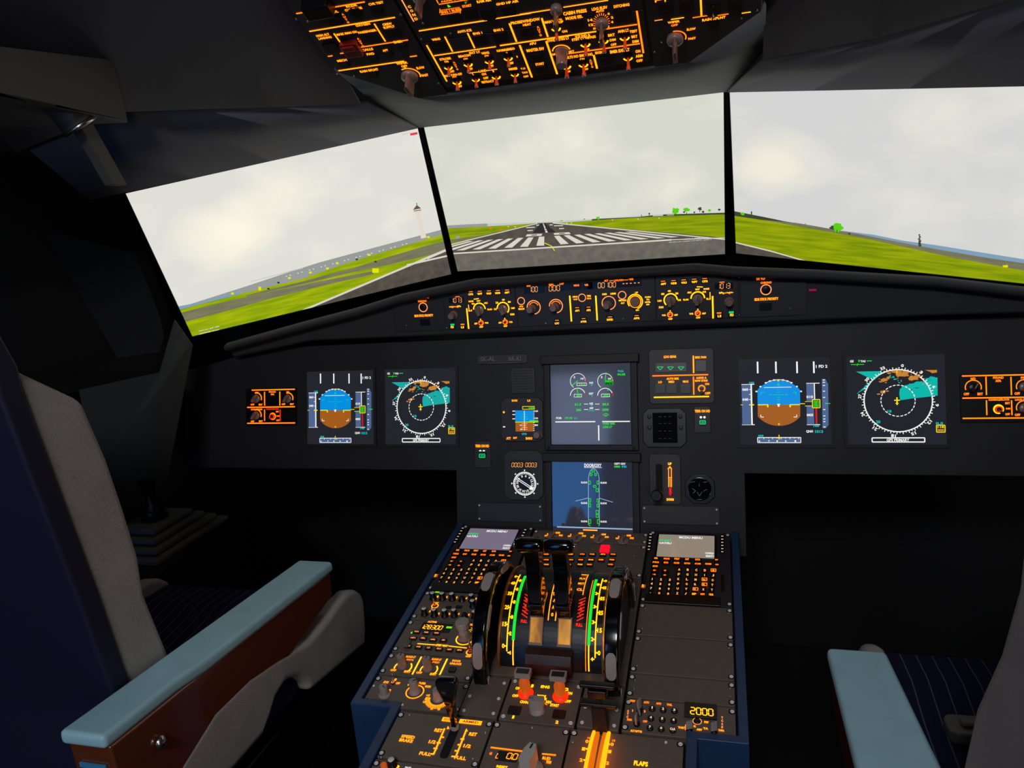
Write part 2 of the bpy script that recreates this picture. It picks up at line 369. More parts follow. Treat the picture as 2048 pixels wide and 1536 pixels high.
# ------------------------------------------------------------------ outside-view monitors
def skymat(name, base, cloud, blobs, dark=()):
    m = bpy.data.materials.new(name); m.use_nodes = True; nt = m.node_tree; L = nt.links; b = nt.nodes['Principled BSDF']
    b.inputs['Base Color'].default_value = (.01, .01, .01, 1); b.inputs['Roughness'].default_value = .35
    tc = nt.nodes.new('ShaderNodeTexCoord'); n = nt.nodes.new('ShaderNodeTexNoise')
    n.inputs['Scale'].default_value = 9; n.inputs['Detail'].default_value = 7; n.inputs['Distortion'].default_value = .4; n.inputs['Roughness'].default_value = .5
    mp = nt.nodes.new('ShaderNodeMapping'); mp.inputs['Scale'].default_value = (.8, 1.3, 1); L.new(tc.outputs['Object'], mp.inputs['Vector']); L.new(mp.outputs[0], n.inputs['Vector'])
    acc = n.outputs['Fac']
    def math_(op, a, v):
        q = nt.nodes.new('ShaderNodeMath'); q.operation = op
        for i, z in enumerate((a, v)):
            if isinstance(z, (int, float)): q.inputs[i].default_value = z
            else: L.new(z, q.inputs[i])
        return q.outputs[0]
    acc = math_('MULTIPLY', math_('SUBTRACT', acc, .5), 1.1)
    for x, y, r, k in blobs:
        mm = nt.nodes.new('ShaderNodeMapping'); mm.inputs['Location'].default_value = (-x / r, -y / r * 1.3, 0); mm.inputs['Scale'].default_value = (1 / r, 1.3 / r, 1)
        L.new(tc.outputs['Object'], mm.inputs['Vector'])
        g = nt.nodes.new('ShaderNodeTexGradient'); g.gradient_type = 'SPHERICAL'; L.new(mm.outputs[0], g.inputs['Vector'])
        acc = math_('ADD', acc, math_('MULTIPLY', g.outputs['Fac'], k))
    r = nt.nodes.new('ShaderNodeValToRGB'); E = r.color_ramp.elements
    E[0].position = 0; E[0].color = (*[(c / 255) ** 2.2 for c in base], 1); E[1].position = .75; E[1].color = (*[(c / 255) ** 2.2 for c in cloud], 1)
    L.new(acc, r.inputs['Fac']); L.new(r.outputs['Color'], b.inputs['Emission Color']); b.inputs['Emission Strength'].default_value = 1
    return m
def streak(name, c1, c2, sx, sy, rot=0):
    m = bpy.data.materials.new(name); m.use_nodes = True; nt = m.node_tree; L = nt.links; b = nt.nodes['Principled BSDF']
    b.inputs['Base Color'].default_value = (.01, .01, .01, 1)
    tc = nt.nodes.new('ShaderNodeTexCoord'); mp = nt.nodes.new('ShaderNodeMapping'); mp.inputs['Scale'].default_value = (sx, sy, 1); mp.inputs['Rotation'].default_value = (0, 0, rot)
    n = nt.nodes.new('ShaderNodeTexNoise'); n.inputs['Scale'].default_value = 1; n.inputs['Detail'].default_value = 5
    L.new(tc.outputs['Object'], mp.inputs['Vector']); L.new(mp.outputs[0], n.inputs['Vector'])
    r = nt.nodes.new('ShaderNodeValToRGB'); E = r.color_ramp.elements; E[0].position = .35; E[1].position = .65
    E[0].color = (*[(c / 255) ** 2.2 for c in c1], 1); E[1].color = (*[(c / 255) ** 2.2 for c in c2], 1)
    L.new(n.outputs['Fac'], r.inputs['Fac']); L.new(r.outputs['Color'], b.inputs['Emission Color']); b.inputs['Emission Strength'].default_value = 1
    return m
GRA = streak('grass_picture', (112, 138, 0), (156, 168, 12), 12, 160)
GRB = streak('grass_picture_left', (120, 152, 0), (168, 182, 6), 12, 120)
ASP = streak('asphalt_picture', (78, 72, 66), (90, 84, 76), 60, 60)
AS2 = streak('apron_picture', (98, 94, 88), (112, 108, 98), 60, 60)
TAX = streak('taxiway_picture', (112, 110, 84), (126, 124, 96), 20, 120)
SEA = glow('sea_picture', (128, 158, 185)); FAR = glow('far_shore_picture', (150, 155, 152)); HAZ = glow('haze_picture', (196, 200, 196))
LIN = glow('runway_paint_picture', (216, 212, 198)); DKP = glow('dark_rubber_picture', (52, 50, 50)); TRE = glow('tree_picture', (92, 205, 30)); TRD = glow('dark_tree_picture', (62, 72, 52))
TWW = glow('tower_picture', (226, 216, 200)); YEP = glow('yellow_marker_picture', (232, 226, 20)); ORP = glow('orange_marker_picture', (225, 120, 30)); PNK = glow('pink_mark_picture', (235, 60, 80))

MW, MH = .6, .3375
class Mon(Pan):
    def __init__(s, fr, label):
        Pan.__init__(s, fr, 'monitor', label, 'monitor', 0, 0, 'outside view monitors')
        e = .004
        MB().prism(rrect(-MW / 2 - e, -MH / 2 - e, MW / 2 + e, MH / 2 + e, .003), -.03, -.001).obj('housing', BLACK, s.root, bevel=.001)
        f = MB()
        for q in ((-MW / 2 - e, -MH / 2 - e, MW / 2 + e, -MH / 2), (-MW / 2 - e, MH / 2, MW / 2 + e, MH / 2 + e), (-MW / 2 - e, -MH / 2, -MW / 2, MH / 2), (MW / 2, -MH / 2, MW / 2 + e, MH / 2)):
            f.box(q[0], q[1], -.002, q[2], q[3], .002)
        f.obj('bezel', BLACK, s.root)
        s.zz = .0002
    def sky(s, m): s.scr = MB().poly([(-MW / 2, -MH / 2), (MW / 2, -MH / 2), (MW / 2, MH / 2), (-MW / 2, MH / 2)], 0).obj('screen', m, s.root)
    def g(s, k, P, m, step=True):
        Q = clip([s.p(k, *q) for q in P], -MW / 2, -MH / 2, MW / 2, MH / 2)
        if step: s.zz += .00004
        if len(Q) > 2: s.lg.poly(Q, s.zz, s.mi(m))
    def ln(s, k, x0, y0, x1, y1, w, m):
        a, b = s.p(k, x0, y0), s.p(k, x1, y1); w, _ = s.size(k, x0, y0, w, w); d = math.dist(a, b) or 1e-9
        nx, ny = -(b[1] - a[1]) / d * w / 2, (b[0] - a[0]) / d * w / 2; s.zz += .00002
        Q = clip([(a[0] - nx, a[1] - ny), (b[0] - nx, b[1] - ny), (b[0] + nx, b[1] + ny), (a[0] + nx, a[1] + ny)], -MW / 2, -MH / 2, MW / 2, MH / 2)
        if len(Q) > 2: s.lg.poly(Q, s.zz, s.mi(m))
    def blob(s, k, x, y, r, m, j=.35):
        s.g(k, [(x + r * (1 + random.uniform(-j, j)) * math.cos(a * .524), y + r * .8 * (1 + random.uniform(-j, j)) * math.sin(a * .524)) for a in range(12)], m)
    def dots(s, k, P, r, m):
        for x, y in P: s.g(k, [(x - r, y - r * .7), (x + r, y - r * .7), (x + r, y + r * .7), (x - r, y + r * .7)], m, False)
    def done(s): s.leg('airfield_picture', s.scr)

m = Mon(ML, 'left monitor of the three, showing a white control tower by green grass')
m.sky(skymat('sky_left', (222, 221, 214), (252, 245, 226), [(-.14, .04, .13, .8), (-.02, .09, .12, .55), (.12, .12, .1, .3), (-.2, -.03, .08, .3)]))
m.g(A0, [(780, 1352), (1000, 1282), (1100, 1250), (1250, 1200), (1400, 1152), (1600, 1098), (1930, 1010), (2000, 990), (2000, 1300), (800, 1500)], FAR)
m.g(A0, [(780, 1345), (900, 1322), (1000, 1290), (1050, 1278), (1050, 1300), (780, 1370)], SEA)
m.g(A0, [(770, 1362), (1030, 1296), (1330, 1222), (1500, 1162), (1700, 1100), (1940, 1030), (2020, 1010), (2050, 1300), (800, 1560)], GRB)
for bd in (((780, 1398, 22), (1000, 1342, 21), (1200, 1292, 15), (1400, 1246, 11), (1640, 1196, 7)), ((1080, 1299, 3), (1320, 1243, 6), (1560, 1182, 9), (1700, 1146, 17), (1850, 1106, 22), (2020, 1062, 24))):
    m.g(A0, [(x, y - w) for x, y, w in bd] + [(x, y + w) for x, y, w in bd[::-1]], TAX)
m.g(A0, [(1340, 1355), (1980, 1082), (2060, 1400), (1300, 1600)], ASP)
m.ln(A0, 1330, 1362, 2000, 1078, 9, LIN); m.ln(A0, 1785, 1163, 1975, 1120, 8, LIN); m.ln(A0, 1875, 1135, 1975, 1092, 7, LIN)
for i in range(34):
    x = 1240 + i * 17; y = 1217 - (x - 1240) * .272; m.dots(A0, [(x, y)], 3.2, LIN if i % 3 else FAR)
m.ln(A0, 1100, 1236, 1330, 1175, 4, HAZ)
m.dots(A0, [(1270, 1220), (1437, 1178), (1480, 1155), (1362, 1196), (1140, 1262), (1020, 1288), (1140, 1270), (1620, 1118), (1880, 1040)], 6, YEP)
m.dots(A0, [(1648, 1187)], 14, YEP); m.dots(A0, [(1648, 1148), (1566, 1138), (1178, 1267), (1222, 1240)], 5, DKP)
m.g(A0, [(1826, 935), (1842, 932), (1872, 1042), (1848, 1047)], TWW); m.g(A0, [(1812, 921), (1848, 914), (1852, 934), (1822, 938)], TWW)
m.g(A0, [(1812, 921), (1848, 914), (1829, 899)], glow('tower_roof_picture', (110, 84, 74))); m.ln(A0, 1816, 926, 1848, 921, 3, DKP); m.ln(A0, 1829, 899, 1829, 890, 3, DKP)
m.z = .0009
m.ln(A0, 1765, 590, 1800, 582, 3, HAZ); m.ln(A0, 1800, 590, 1832, 584, 10, PNK)
a = m.p(A0, 918, 1442); m.lg.text('airport view  alpha 1 build', a[0], a[1], .0009, .046, .0026, m.mi(WH)); a = m.p(A0, 918, 1456); m.lg.text('weather live traffic multi option', a[0], a[1], .0009, .046, .0026, m.mi(WH))
m.done()

m = Mon(MC, 'centre monitor showing a runway with white threshold bars')
m.sky(skymat('sky_centre', (212, 214, 202), (244, 242, 226), [(.0, .1, .14, .45), (-.14, .08, .12, .3), (.16, .0, .14, .25)]))
m.g(C3, [(160, 225), (420, 212), (435, 214), (780, 205), (900, 196), (1150, 182), (1400, 164), (1560, 158), (2000, 146), (2000, 600), (100, 700)], HAZ)
m.g(C3, [(160, 228), (300, 220), (420, 215), (432, 217), (432, 236), (170, 250)], FAR)
m.g(C3, [(1100, 186), (1400, 172), (1500, 160), (1560, 156), (2000, 143), (2000, 175), (1100, 200)], TRD)
m.g(C3, [(150, 262), (185, 245), (440, 232), (600, 222), (745, 212), (900, 208), (1150, 191), (1400, 176), (1560, 166), (2000, 154), (2000, 600), (100, 700)], GRA)
m.g(C3, [(150, 325), (420, 285), (640, 235), (640, 245), (420, 295), (150, 345)], TAX)
m.g(C3, [(738, 212), (840, 208), (1960, 305), (2080, 600), (100, 700), (100, 380)], ASP)
m.g(C3, [(100, 412), (1640, 322), (2000, 296), (2080, 600), (100, 700)], AS2)
m.g(C3, [(775, 211), (800, 211), (870, 270), (720, 275)], DKP)
m.ln(C3, 752, 213, 100, 372, 6, LIN); m.ln(C3, 850, 210, 1960, 316, 7, LIN)
m.ln(C3, 150, 410, 1610, 318, 9, LIN); m.ln(C3, 1600, 318, 2000, 303, 6, LIN)
for i, (x, yb, xt, yt) in enumerate(((745, 356, 762, 298), (640, 363, 693, 303), (540, 369, 628, 306), (435, 375, 563, 310), (335, 380, 500, 314), (232, 386, 437, 318), (140, 392, 375, 322), (40, 398, 310, 327))):
    m.g(C3, [(x, yb), (x + 50, yb - 1), (xt + 34, yt - 1), (xt, yt)], LIN, i == 0)
for i, (x, yb, xt, yt) in enumerate(((900, 347, 858, 294), (1000, 341, 920, 290), (1105, 335, 987, 287), (1205, 329, 1050, 282), (1310, 322, 1115, 279), (1412, 316, 1180, 275), (1518, 310, 1243, 271), (1605, 303, 1310, 268))):
    m.g(C3, [(x, yb), (x + 52, yb - 4), (xt + 34, yt - 3), (xt, yt)], LIN, False)
m.g(C3, [(685, 283), (783, 279), (778, 292), (676, 297)], LIN); m.g(C3, [(855, 275), (955, 269), (965, 281), (860, 286)], LIN)
m.g(C3, [(715, 286), (750, 284), (748, 289), (712, 291)], ASP); m.g(C3, [(890, 276), (925, 274), (930, 279), (893, 281)], ASP)
m.g(C3, [(786, 212), (791, 212), (819, 271), (804, 272)], LIN)
m.ln(C3, 797, 245, 812, 245, 4, DKP); m.ln(C3, 799, 258, 816, 258, 3, DKP)
for q in ((680, 240, 735, 237), (688, 259, 722, 257), (858, 228, 915, 227), (890, 246, 922, 245), (830, 222, 850, 221), (745, 226, 762, 222)): m.ln(C3, *q, 6, LIN)
m.ln(C3, 798, 338, 842, 357, 5, YEP); m.ln(C3, 842, 357, 862, 388, 5, YEP)
m.dots(C3, [(452, 246), (517, 252)], 8, ORP); m.dots(C3, [(565, 233), (610, 236), (940, 211), (970, 210), (1232, 190), (1396, 185), (1530, 179)], 4, LIN)
m.dots(C3, [(243, 300)], 12, FAR)
for x, y, r, mm in ((1635, 133, 25, TRE), (1707, 125, 18, TRE), (1690, 140, 8, TRD), (1140, 177, 12, TRE), (1852, 130, 11, TRE), (1755, 142, 7, TRD), (1812, 138, 8, TRD), (906, 195, 6, TRE), (1915, 124, 9, TRD), (1790, 118, 13, TRD), (1468, 150, 6, TRD), (1052, 185, 4, TRD)): m.blob(C3, x, y, r, mm)
for x, y in ((1790, 122), (1468, 150), (1635, 150), (1707, 140), (1418, 155)): m.ln(C3, x, y, x, y + 18, 4, TRD)
m.g(C3, [(1490, 155), (1556, 152), (1556, 163), (1490, 166)], HAZ); m.g(C3, [(1580, 152), (1625, 150), (1625, 160), (1580, 162)], FAR)
a = m.p(C3, 1712, 311); m.lg.text('simulation version 1 alpha build', a[0], a[1], .0009, .083, .0028, m.mi(HAZ)); a = m.p(C3, 1727, 325); m.lg.text('real time view weather and option 1 point 4', a[0], a[1], .0009, .088, .0028, m.mi(HAZ))
m.done()

m = Mon(MR, 'right monitor of the three, showing a wide grass field under grey sky')
m.sky(skymat('sky_right', (210, 211, 210), (240, 234, 218), [(-.21, .03, .11, .7), (-.24, .0, .09, .35), (.07, .13, .1, .45), (.17, .14, .07, .5), (.05, .0, .2, .25)]))
m.g(R3, [(800, 1018), (1000, 1043), (1200, 1083), (1400, 1110), (1987, 1204), (2800, 1330), (2800, 1500), (800, 1060)], SEA)
m.g(R3, [(95, 890), (300, 930), (420, 955), (500, 968), (600, 990), (660, 1010), (830, 1028), (900, 1050), (300, 960), (95, 930)], TRD)
m.g(R3, [(500, 966), (610, 985), (850, 1028), (1100, 1078), (1400, 1135), (1750, 1195), (2020, 1235), (2800, 1370), (2800, 1800), (300, 1400), (90, 930)], TAX)
m.g(R3, [(95, 920), (300, 950), (700, 1022), (1000, 1078), (1200, 1122), (1500, 1188), (1987, 1278), (2800, 1420), (2800, 2000), (300, 1500), (90, 1200)], GRA)
m.g(R3, [(60, 1082), (110, 1092), (330, 1148), (540, 1207), (640, 1245), (60, 1400)], ASP)
m.ln(R3, 60, 1084, 330, 1150, 9, LIN); m.ln(R3, 320, 1147, 560, 1216, 9, LIN)
m.blob(R3, 770, 995, 32, TRE); m.blob(R3, 730, 1000, 14, TRD, .6); m.blob(R3, 150, 905, 14, TRE); m.ln(R3, 765, 1010, 765, 1030, 5, TRD); m.blob(R3, 845, 1036, 8, TRD)
m.ln(R3, 1305, 1040, 1300, 1112, 5, TRD)
for i in range(6): m.blob(R3, 1303 + (i % 2) * 4, 1045 + i * 13, 6 + i, TRD)
m.ln(R3, 207, 890, 207, 920, 8, TRD); m.ln(R3, 560, 966, 560, 980, 3, TRD)
m.g(R3, [(1848, 1243), (1882, 1240), (1882, 1256), (1850, 1254)], YEP)
m.done()

# ------------------------------------------------------------------ instrument board and its displays
B = MB().prism([(-.95, -.055), (-.285, -.055), (-.285, -.21), (.29, -.21), (.29, -.055), (.95, -.055), (.95, .19), (.72, .226), (-.72, .216), (-.95, .17)], -.03, -.004)
o = B.obj('instrument_board', BOARD, None, MIP.mat(), bevel=.002)
tag(o, 'wide charcoal instrument board under the glareshield carrying all flight displays', 'instrument panel')
def plate_line(x0, y0, x1, y1): return [(x0, y0), (x1, y0), (x1, y1), (x0, y1)]
DS = .159
def display(label, x0, y0, glass=SCR, grp='square cockpit displays'):
    P = Pan(MIP, 'flight_display', label, 'display', x0, y0, grp)
    f = MB(); e = .006
    for q in ((-e, -e, DS + e, 0), (-e, DS, DS + e, DS + e), (-e, 0, 0, DS), (DS, 0, DS + e, DS)): f.box(q[0], q[1], -.004, q[2], q[3], -.0005)
    f.obj('bezel', BOARD, P.root)
    MB().box(0, 0, -.006, DS, DS, 0).obj('screen', glass, P.root)
    return P
UL1, UL2, UR1, UR2 = -.6284, -.4414, .2824, .4694
def pfd(x0, label):
    P = display(label, x0, 0); P.dx = x0 - UL1; k = M1
    for x in (718, 836, 972, 1080): P.l(k, x, 210, x, 298, 11, WH)
    P.t(k, 1130, 247, '1 FD 2', 74, 22, WH)
    P.r(k, 612, 382, 676, 688, SL); P.l(k, 676, 382, 676, 688, 10, WH, .0009); P.l(k, 612, 382, 695, 382, 5, WH); P.l(k, 612, 688, 695, 688, 5, WH)
    P.t(k, 636, 421, '060', 38, 20, WH, .0009); P.t(k, 636, 497, '040', 38, 20, WH, .0009); P.t(k, 678, 371, '100', 32, 18, CY)
    for y in (421, 459, 497): P.l(k, 660, y, 676, y, 4, WH, .0009)
    P.l(k, 660, 537, 692, 537, 8, YI, .001); P.l(k, 605, 537, 620, 537, 4, YI, .001)
    cx, cy, hx, ry = 852, 525, 137, 172
    ang = lambda t: (max(-hx, min(hx, ry * .98 * math.cos(t))), ry * math.sin(t))
    pts = [ang(math.radians(a)) for a in range(0, 360, 6)]
    sky = [(cx + x, min(537, cy - y)) for x, y in pts if cy - y <= 538]; gnd = [(cx + x, max(537, cy - y)) for x, y in pts if cy - y >= 536]
    P.pg(k, [(cx + hx, 537)] + sky + [(cx - hx, 537)], SB); P.pg(k, [(cx - hx, 537)] + gnd + [(cx + hx, 537)], BR)
    for a in (30, 45, 60, 70, 80, 100, 110, 120, 135, 150):
        t = math.radians(a); P.r(k, cx + 166 * math.cos(t) - 6, cy - 178 * math.sin(t) - 5, cx + 166 * math.cos(t) + 6, cy - 178 * math.sin(t) + 5, WH)
    P.a(k, 852, 533, 168, 60, 120, 4, WH, .0008)
    P.pg(k, [(838, 346), (862, 346), (850, 362)], YI, .001); P.pg(k, [(850, 368), (862, 392), (838, 392)], CY, .001)
    P.l(k, 757, 405, 935, 405, 4, WH, .0009)
    for y, w in ((425, 12), (442, 20), (480, 20), (498, 26), (515, 12)): P.l(k, 850 - w / 2, y, 850 + w / 2, y, 4, CY, .0009)
    P.l(k, 812, 461, 886, 461, 4, CY, .0009); P.t(k, 797, 461, '10', 16, 12, CY, .0009); P.t(k, 903, 461, '10', 16, 12, CY, .0009)
    for x, y, sx, sy, mm in ((745, 450, 1, 1, CY), (955, 450, -1, 1, CY), (742, 622, 1, -1, WH), (958, 622, -1, -1, WH)):
        P.l(k, x - 8 * sx, y - 8 * sy, x + 12 * sx, y - 8 * sy, 5, mm, .0009); P.l(k, x - 8 * sx, y - 8 * sy, x - 8 * sx, y + 10 * sy, 5, mm, .0009)
    for s_ in (-1, 1):
        P.l(k, cx + s_ * 135, 537, cx + s_ * 70, 537, 7, YI, .0011); P.l(k, cx + s_ * 72, 537, cx + s_ * 72, 556, 10, YI, .0011)
    P.pg(k, [(840, 530), (860, 530), (854, 552), (846, 552)], WH, .0011); P.l(k, 988, 529, 1020, 529, 5, YI)
    P.t(k, 851, 684, '0', 12, 16, YI, .0009)
    for y0, y1 in ((375, 512), (548, 688)): P.r(k, 1030, y0, 1078, y1, SL); P.l(k, 1030, y0 if y0 < 400 else y1, 1116, y0 if y0 < 400 else y1, 5, WH)
    P.l(k, 1082, 375, 1082, 500, 7, WH); P.r(k, 1086, 560, 1098, 682, RI)
    P.t(k, 1051, 478, '010', 42, 20, WH, .0009); P.t(k, 1051, 615, '005', 42, 20, WH, .0009)
    P.l(k, 1020, 513, 1065, 513, 4, YI); P.l(k, 1020, 546, 1065, 546, 4, YI); P.ro(k, 1068, 498, 1116, 560, 6, YI, .001); P.sg(k, 1092, 530, '80', 36, 44, GI, 0, z=.0012); P.r(k, 1073, 505, 1111, 555, DG, .0008)
    P.r(k, 1078, 505, 1106, 553, glow('altitude_green', (60, 150, 20)), .001)
    P.pg(k, [(1130, 342), (1152, 342), (1170, 380), (1170, 690), (1152, 716), (1130, 716)], SL)
    for y in (350, 368, 392, 435, 482, 574, 622, 645, 665, 705): P.l(k, 1136, y, 1150, y, 6, WH, .0009)
    P.l(k, 1148, 528, 1182, 528, 5, GI, .001)
    P.t(k, 1091, 697, '100', 36, 18, CY, .0009); P.t(k, 1047, 740, 'QNH', 44, 22, WH); P.t(k, 1108, 740, '1013', 52, 22, CY)
    P.r(k, 712, 785, 990, 824, SL); P.ro(k, 712, 785, 990, 824, 5, WH, .0008)
    for i, x in enumerate(range(724, 985, 28)): P.l(k, x, 786, x, 798 if i % 2 else 792, 4, WH, .0009)
    for x, c in ((724, '6'), (785, '7'), (838, '8'), (893, '0'), (955, '1')): P.t(k, x, 812, c, 10, 14, WH, .0009)
    P.l(k, 850, 765, 850, 800, 6, YI, .001); P.l(k, 842, 788, 858, 788, 5, YI, .001); P.t(k, 733, 772, '000', 34, 15, CY)
    P.leg('symbology')
pfd(UL1, 'attitude display at far left, blue over brown, beside the amber lighting panel')
pfd(UR1, 'attitude display, blue over brown, right of the landing gear panel')

TSP = streak('terrain_teal_speckle', (0, 120, 120), (10, 200, 190), 900, 900)
def nd(x0, label, left):
    P = display(label, x0, 0); P.dx = x0 - UL2; k = M1; TM = TSP if left else TE
    P.t(k, 1324, 210, 'GS', 24, 18, WH); P.t(k, 1371, 208, '0', 12, 18, GI); P.t(k, 1396, 210, 'TAS', 32, 16, WH); P.l(k, 1420, 208, 1452, 207, 5, GI); P.l(k, 1318, 235, 1402, 234, 4, GI); P.t(k, 1360, 235, '/', 9, 20, GI)
    def jag(pts, j=4):
        out = []
        for i in range(len(pts)):
            a, b = pts[i], pts[(i + 1) % len(pts)]; n = max(1, int(math.dist(a, b) / 9))
            for q in range(n):
                f = q / n; out.append((a[0] + (b[0] - a[0]) * f + random.uniform(-j, j) * (q > 0), a[1] + (b[1] - a[1]) * f + random.uniform(-j, j) * (q > 0)))
        return out
    P.pg(k, [(1350, 288), (1513, 285)] + jag([(1513, 286), (1500, 320), (1440, 372), (1402, 425), (1350, 458)], 3)[:-8], TM)
    P.pg(k, jag([(1628, 420), (1642, 400), (1700, 380), (1745, 362), (1785, 365), (1792, 340), (1830, 325), (1868, 335)], 4)[:-16] + [(1868, 335), (1868, 470), (1800, 480), (1700, 492), (1630, 505), (1624, 455)], TM)
    def blob(x, y, w, h, mm=BO):
        P.pg(k, [(x + w / 2 * random.uniform(.65, 1.15) * math.cos(a * .449), y + h / 2 * random.uniform(.6, 1.2) * math.sin(a * .449)) for a in range(14)], mm, .0007)
    for q in ((1610, 290, 90, 22), (1640, 312, 90, 36), (1665, 295, 50, 34), (1712, 340, 70, 38), (1742, 322, 50, 24), (1530, 352, 50, 26), (1555, 335, 30, 24), (1508, 366, 24, 10), (1762, 296, 30, 16), (1520, 442, 44, 26), (1492, 458, 26, 12), (1548, 436, 20, 12), (1560, 300, 26, 18), (1540, 372, 16, 8)): blob(*q)
    for q in ((1588, 330, 18, 14), (1600, 345, 24, 10), (1568, 322, 12, 18), (1625, 372, 16, 8)): blob(*q, TE)
    for _ in range(26): blob(random.gauss(1625, 70), random.gauss(330, 26), 9, 7, random.choice((BO, BO, TE)))
    for q in ((1735, 412, 30, 6), (1700, 425, 18, 6)): blob(*q, DG)
    P.pg(k, [(1790, 278), (1866, 278), (1866, 296), (1835, 302), (1820, 290)], BO, .0007)
    cx, cy, R = 1615, 508, 218
    P.ringl(k, cx, cy, R, 8, WH)
    c, d = P.p(k, cx, cy); rm, _ = P.size(k, cx, cy, R, R); mi = P.mi(WH)
    for i in range(72):
        a = math.radians(i * 5 + 7); r2 = rm * (1.08 if i % 2 == 0 else 1.045); P.lg.line(c + rm * math.cos(a), d + rm * math.sin(a), c + r2 * math.cos(a), d + r2 * math.sin(a), .0013, .0008, mi)
    for i in range(12):
        a = math.radians(82 - i * 30); r2 = rm * 1.135; o_ = V((c + r2 * math.cos(a), d + r2 * math.sin(a), .0008)); u = V((math.sin(a), -math.cos(a), 0)); v = V((math.cos(a), math.sin(a), 0))
        P.lg.text(str(i * 3), 0, 0, 0, .0045 if i < 4 else .008, .0055, mi, o_, u, v)
    for i in range(26):
        a = i * 360 / 26; P.lg.ring(c, d, .0009, rm * .5, .0015, a, a + 9, mi)
    P.l(k, cx - 6, 482, cx - 6, 540, 9, YI, .001); P.l(k, cx - 24, 505, cx + 12, 505, 8, YI, .001); P.l(k, cx - 16, 528, cx + 4, 528, 6, YI, .001); P.l(k, cx - 5, 262, cx - 5, 305, 5, YI, .001)
    P.t(k, 1560, 588, '10', 26, 22, CY, .001); P.t(k, 1487, 667, '20', 28, 22, CY, .001)
    P.ro(k, 1447, 788, 1782, 819, 8, WH); P.t(k, 1612, 804, 'GPS PRIMARY', 145, 20, WH)
    P.t(k, 1878, 679, 'ILS', 46, 18, CY); P.ro(k, 1858, 693, 1912, 745, 6, YI); P.t(k, 1885, 706, '118', 40, 17, YI); P.t(k, 1885, 730, '000', 40, 17, glow('amber_ink', (255, 150, 20)))
    P.leg('symbology')
nd(UL2, 'navigation display with speckled teal terrain, left of the small standby instrument', True)
nd(UR2, 'navigation display with solid teal terrain, rightmost of the square displays', False)

# engine display
def shroud(P, bot=True):
    f = MB()
    for q in ((-.014, -.012, -.0005, DS + .006), (DS + .0005, -.012, DS + .014, DS + .006)): f.box(q[0], q[1], -.004, q[2], q[3], .004)
    f.box(-.018, DS + .001, -.004, DS + .018, DS + .018, .012)
    if bot: f.box(-.01, -.012, -.004, DS + .01, -.001, .004)
    f.obj('surround', BOARD, P.root, bevel=.0015)
P = display('upper centre display with two pairs of white engine dials', -.0795, 0, SCRE); shroud(P); k = M3
for x in (862, 1062):
    P.a(k, x, 300, 55, 0, 235, 4, WH); P.a(k, x, 300, 56, -8, 22, 5, RI); P.a(k, x, 408, 55, 20, 178, 5, WH); P.a(k, x, 408, 57, -2, 22, 5, RI)
    P.t(k, x - 25, 272, '5', 10, 16, WH); P.t(k, x + 32, 283, '10', 22, 14, WH)
P.l(k, 820, 332, 863, 298, 5, GI, .0009, False); P.l(k, 857, 350, 862, 390, 5, GI, .0009, False); P.l(k, 1062, 293, 1069, 238, 5, GI, .0009, False); P.l(k, 1080, 372, 1090, 352, 5, GI, .0009, False)
P.ro(k, 855, 314, 925, 334, 3, WH); P.t(k, 895, 324, '19.2', 42, 15, GI); P.ro(k, 835, 397, 890, 417, 3, WH); P.t(k, 868, 408, '497', 34, 15, GI)
P.r(k, 1056, 292, 1124, 330, glow('green_box_ink', (20, 130, 40))); P.t(k, 1088, 301, 'REV', 50, 13, GI, .0009); P.t(k, 1088, 321, '79.2', 50, 14, DG, .0009)
P.ro(k, 1035, 395, 1095, 416, 3, WH); P.t(k, 1068, 405, '602', 38, 15, GI)
P.t(k, 960, 313, 'N1', 26, 15, WH); P.t(k, 963, 329, '%', 14, 12, CY); P.t(k, 960, 392, 'EGT', 32, 15, WH); P.t(k, 963, 408, '°c', 16, 14, CY); P.t(k, 961, 465, 'N2', 26, 16, WH); P.t(k, 963, 480, '%', 14, 11, CY); P.t(k, 963, 500, 'FF', 26, 15, WH); P.t(k, 964, 517, 'kg/h', 42, 12, CY)
P.t(k, 862, 471, '61.3', 46, 17, GI); P.t(k, 1065, 470, '83.5', 46, 17, GI); P.t(k, 868, 512, '300', 36, 17, GI); P.t(k, 1064, 510, '2300', 46, 17, GI)
for y in (468, 508): P.l(k, 908, y + 3, 938, y - 2, 4, WH); P.l(k, 988, y - 2, 1020, y + 3, 4, WH)
P.a(k, 1068, 562, 24, 30, 150, 4, GI); P.a(k, 1068, 566, 16, 30, 150, 3, GI); P.t(k, 1068, 556, '1', 6, 8, GI)
P.t(k, 724, 571, 'FOB:', 40, 15, WH); P.t(k, 795, 571, '19110', 54, 16, GI); P.t(k, 846, 572, 'KG', 20, 13, CY)
P.l(k, 698, 598, 990, 598, 8, WH); P.l(k, 1040, 596, 1243, 596, 8, WH); P.l(k, 1015, 624, 1015, 735, 9, WH)
P.t(k, 1091, 611, 'PARK BRK', 90, 16, GI); P.t(k, 1080, 636, 'LDG LT', 66, 16, GI); P.t(k, 1175, 228, 'TOGA', 46, 15, CY); P.t(k, 1180, 252, '94.2%', 58, 16, GI)
P.leg('symbology')

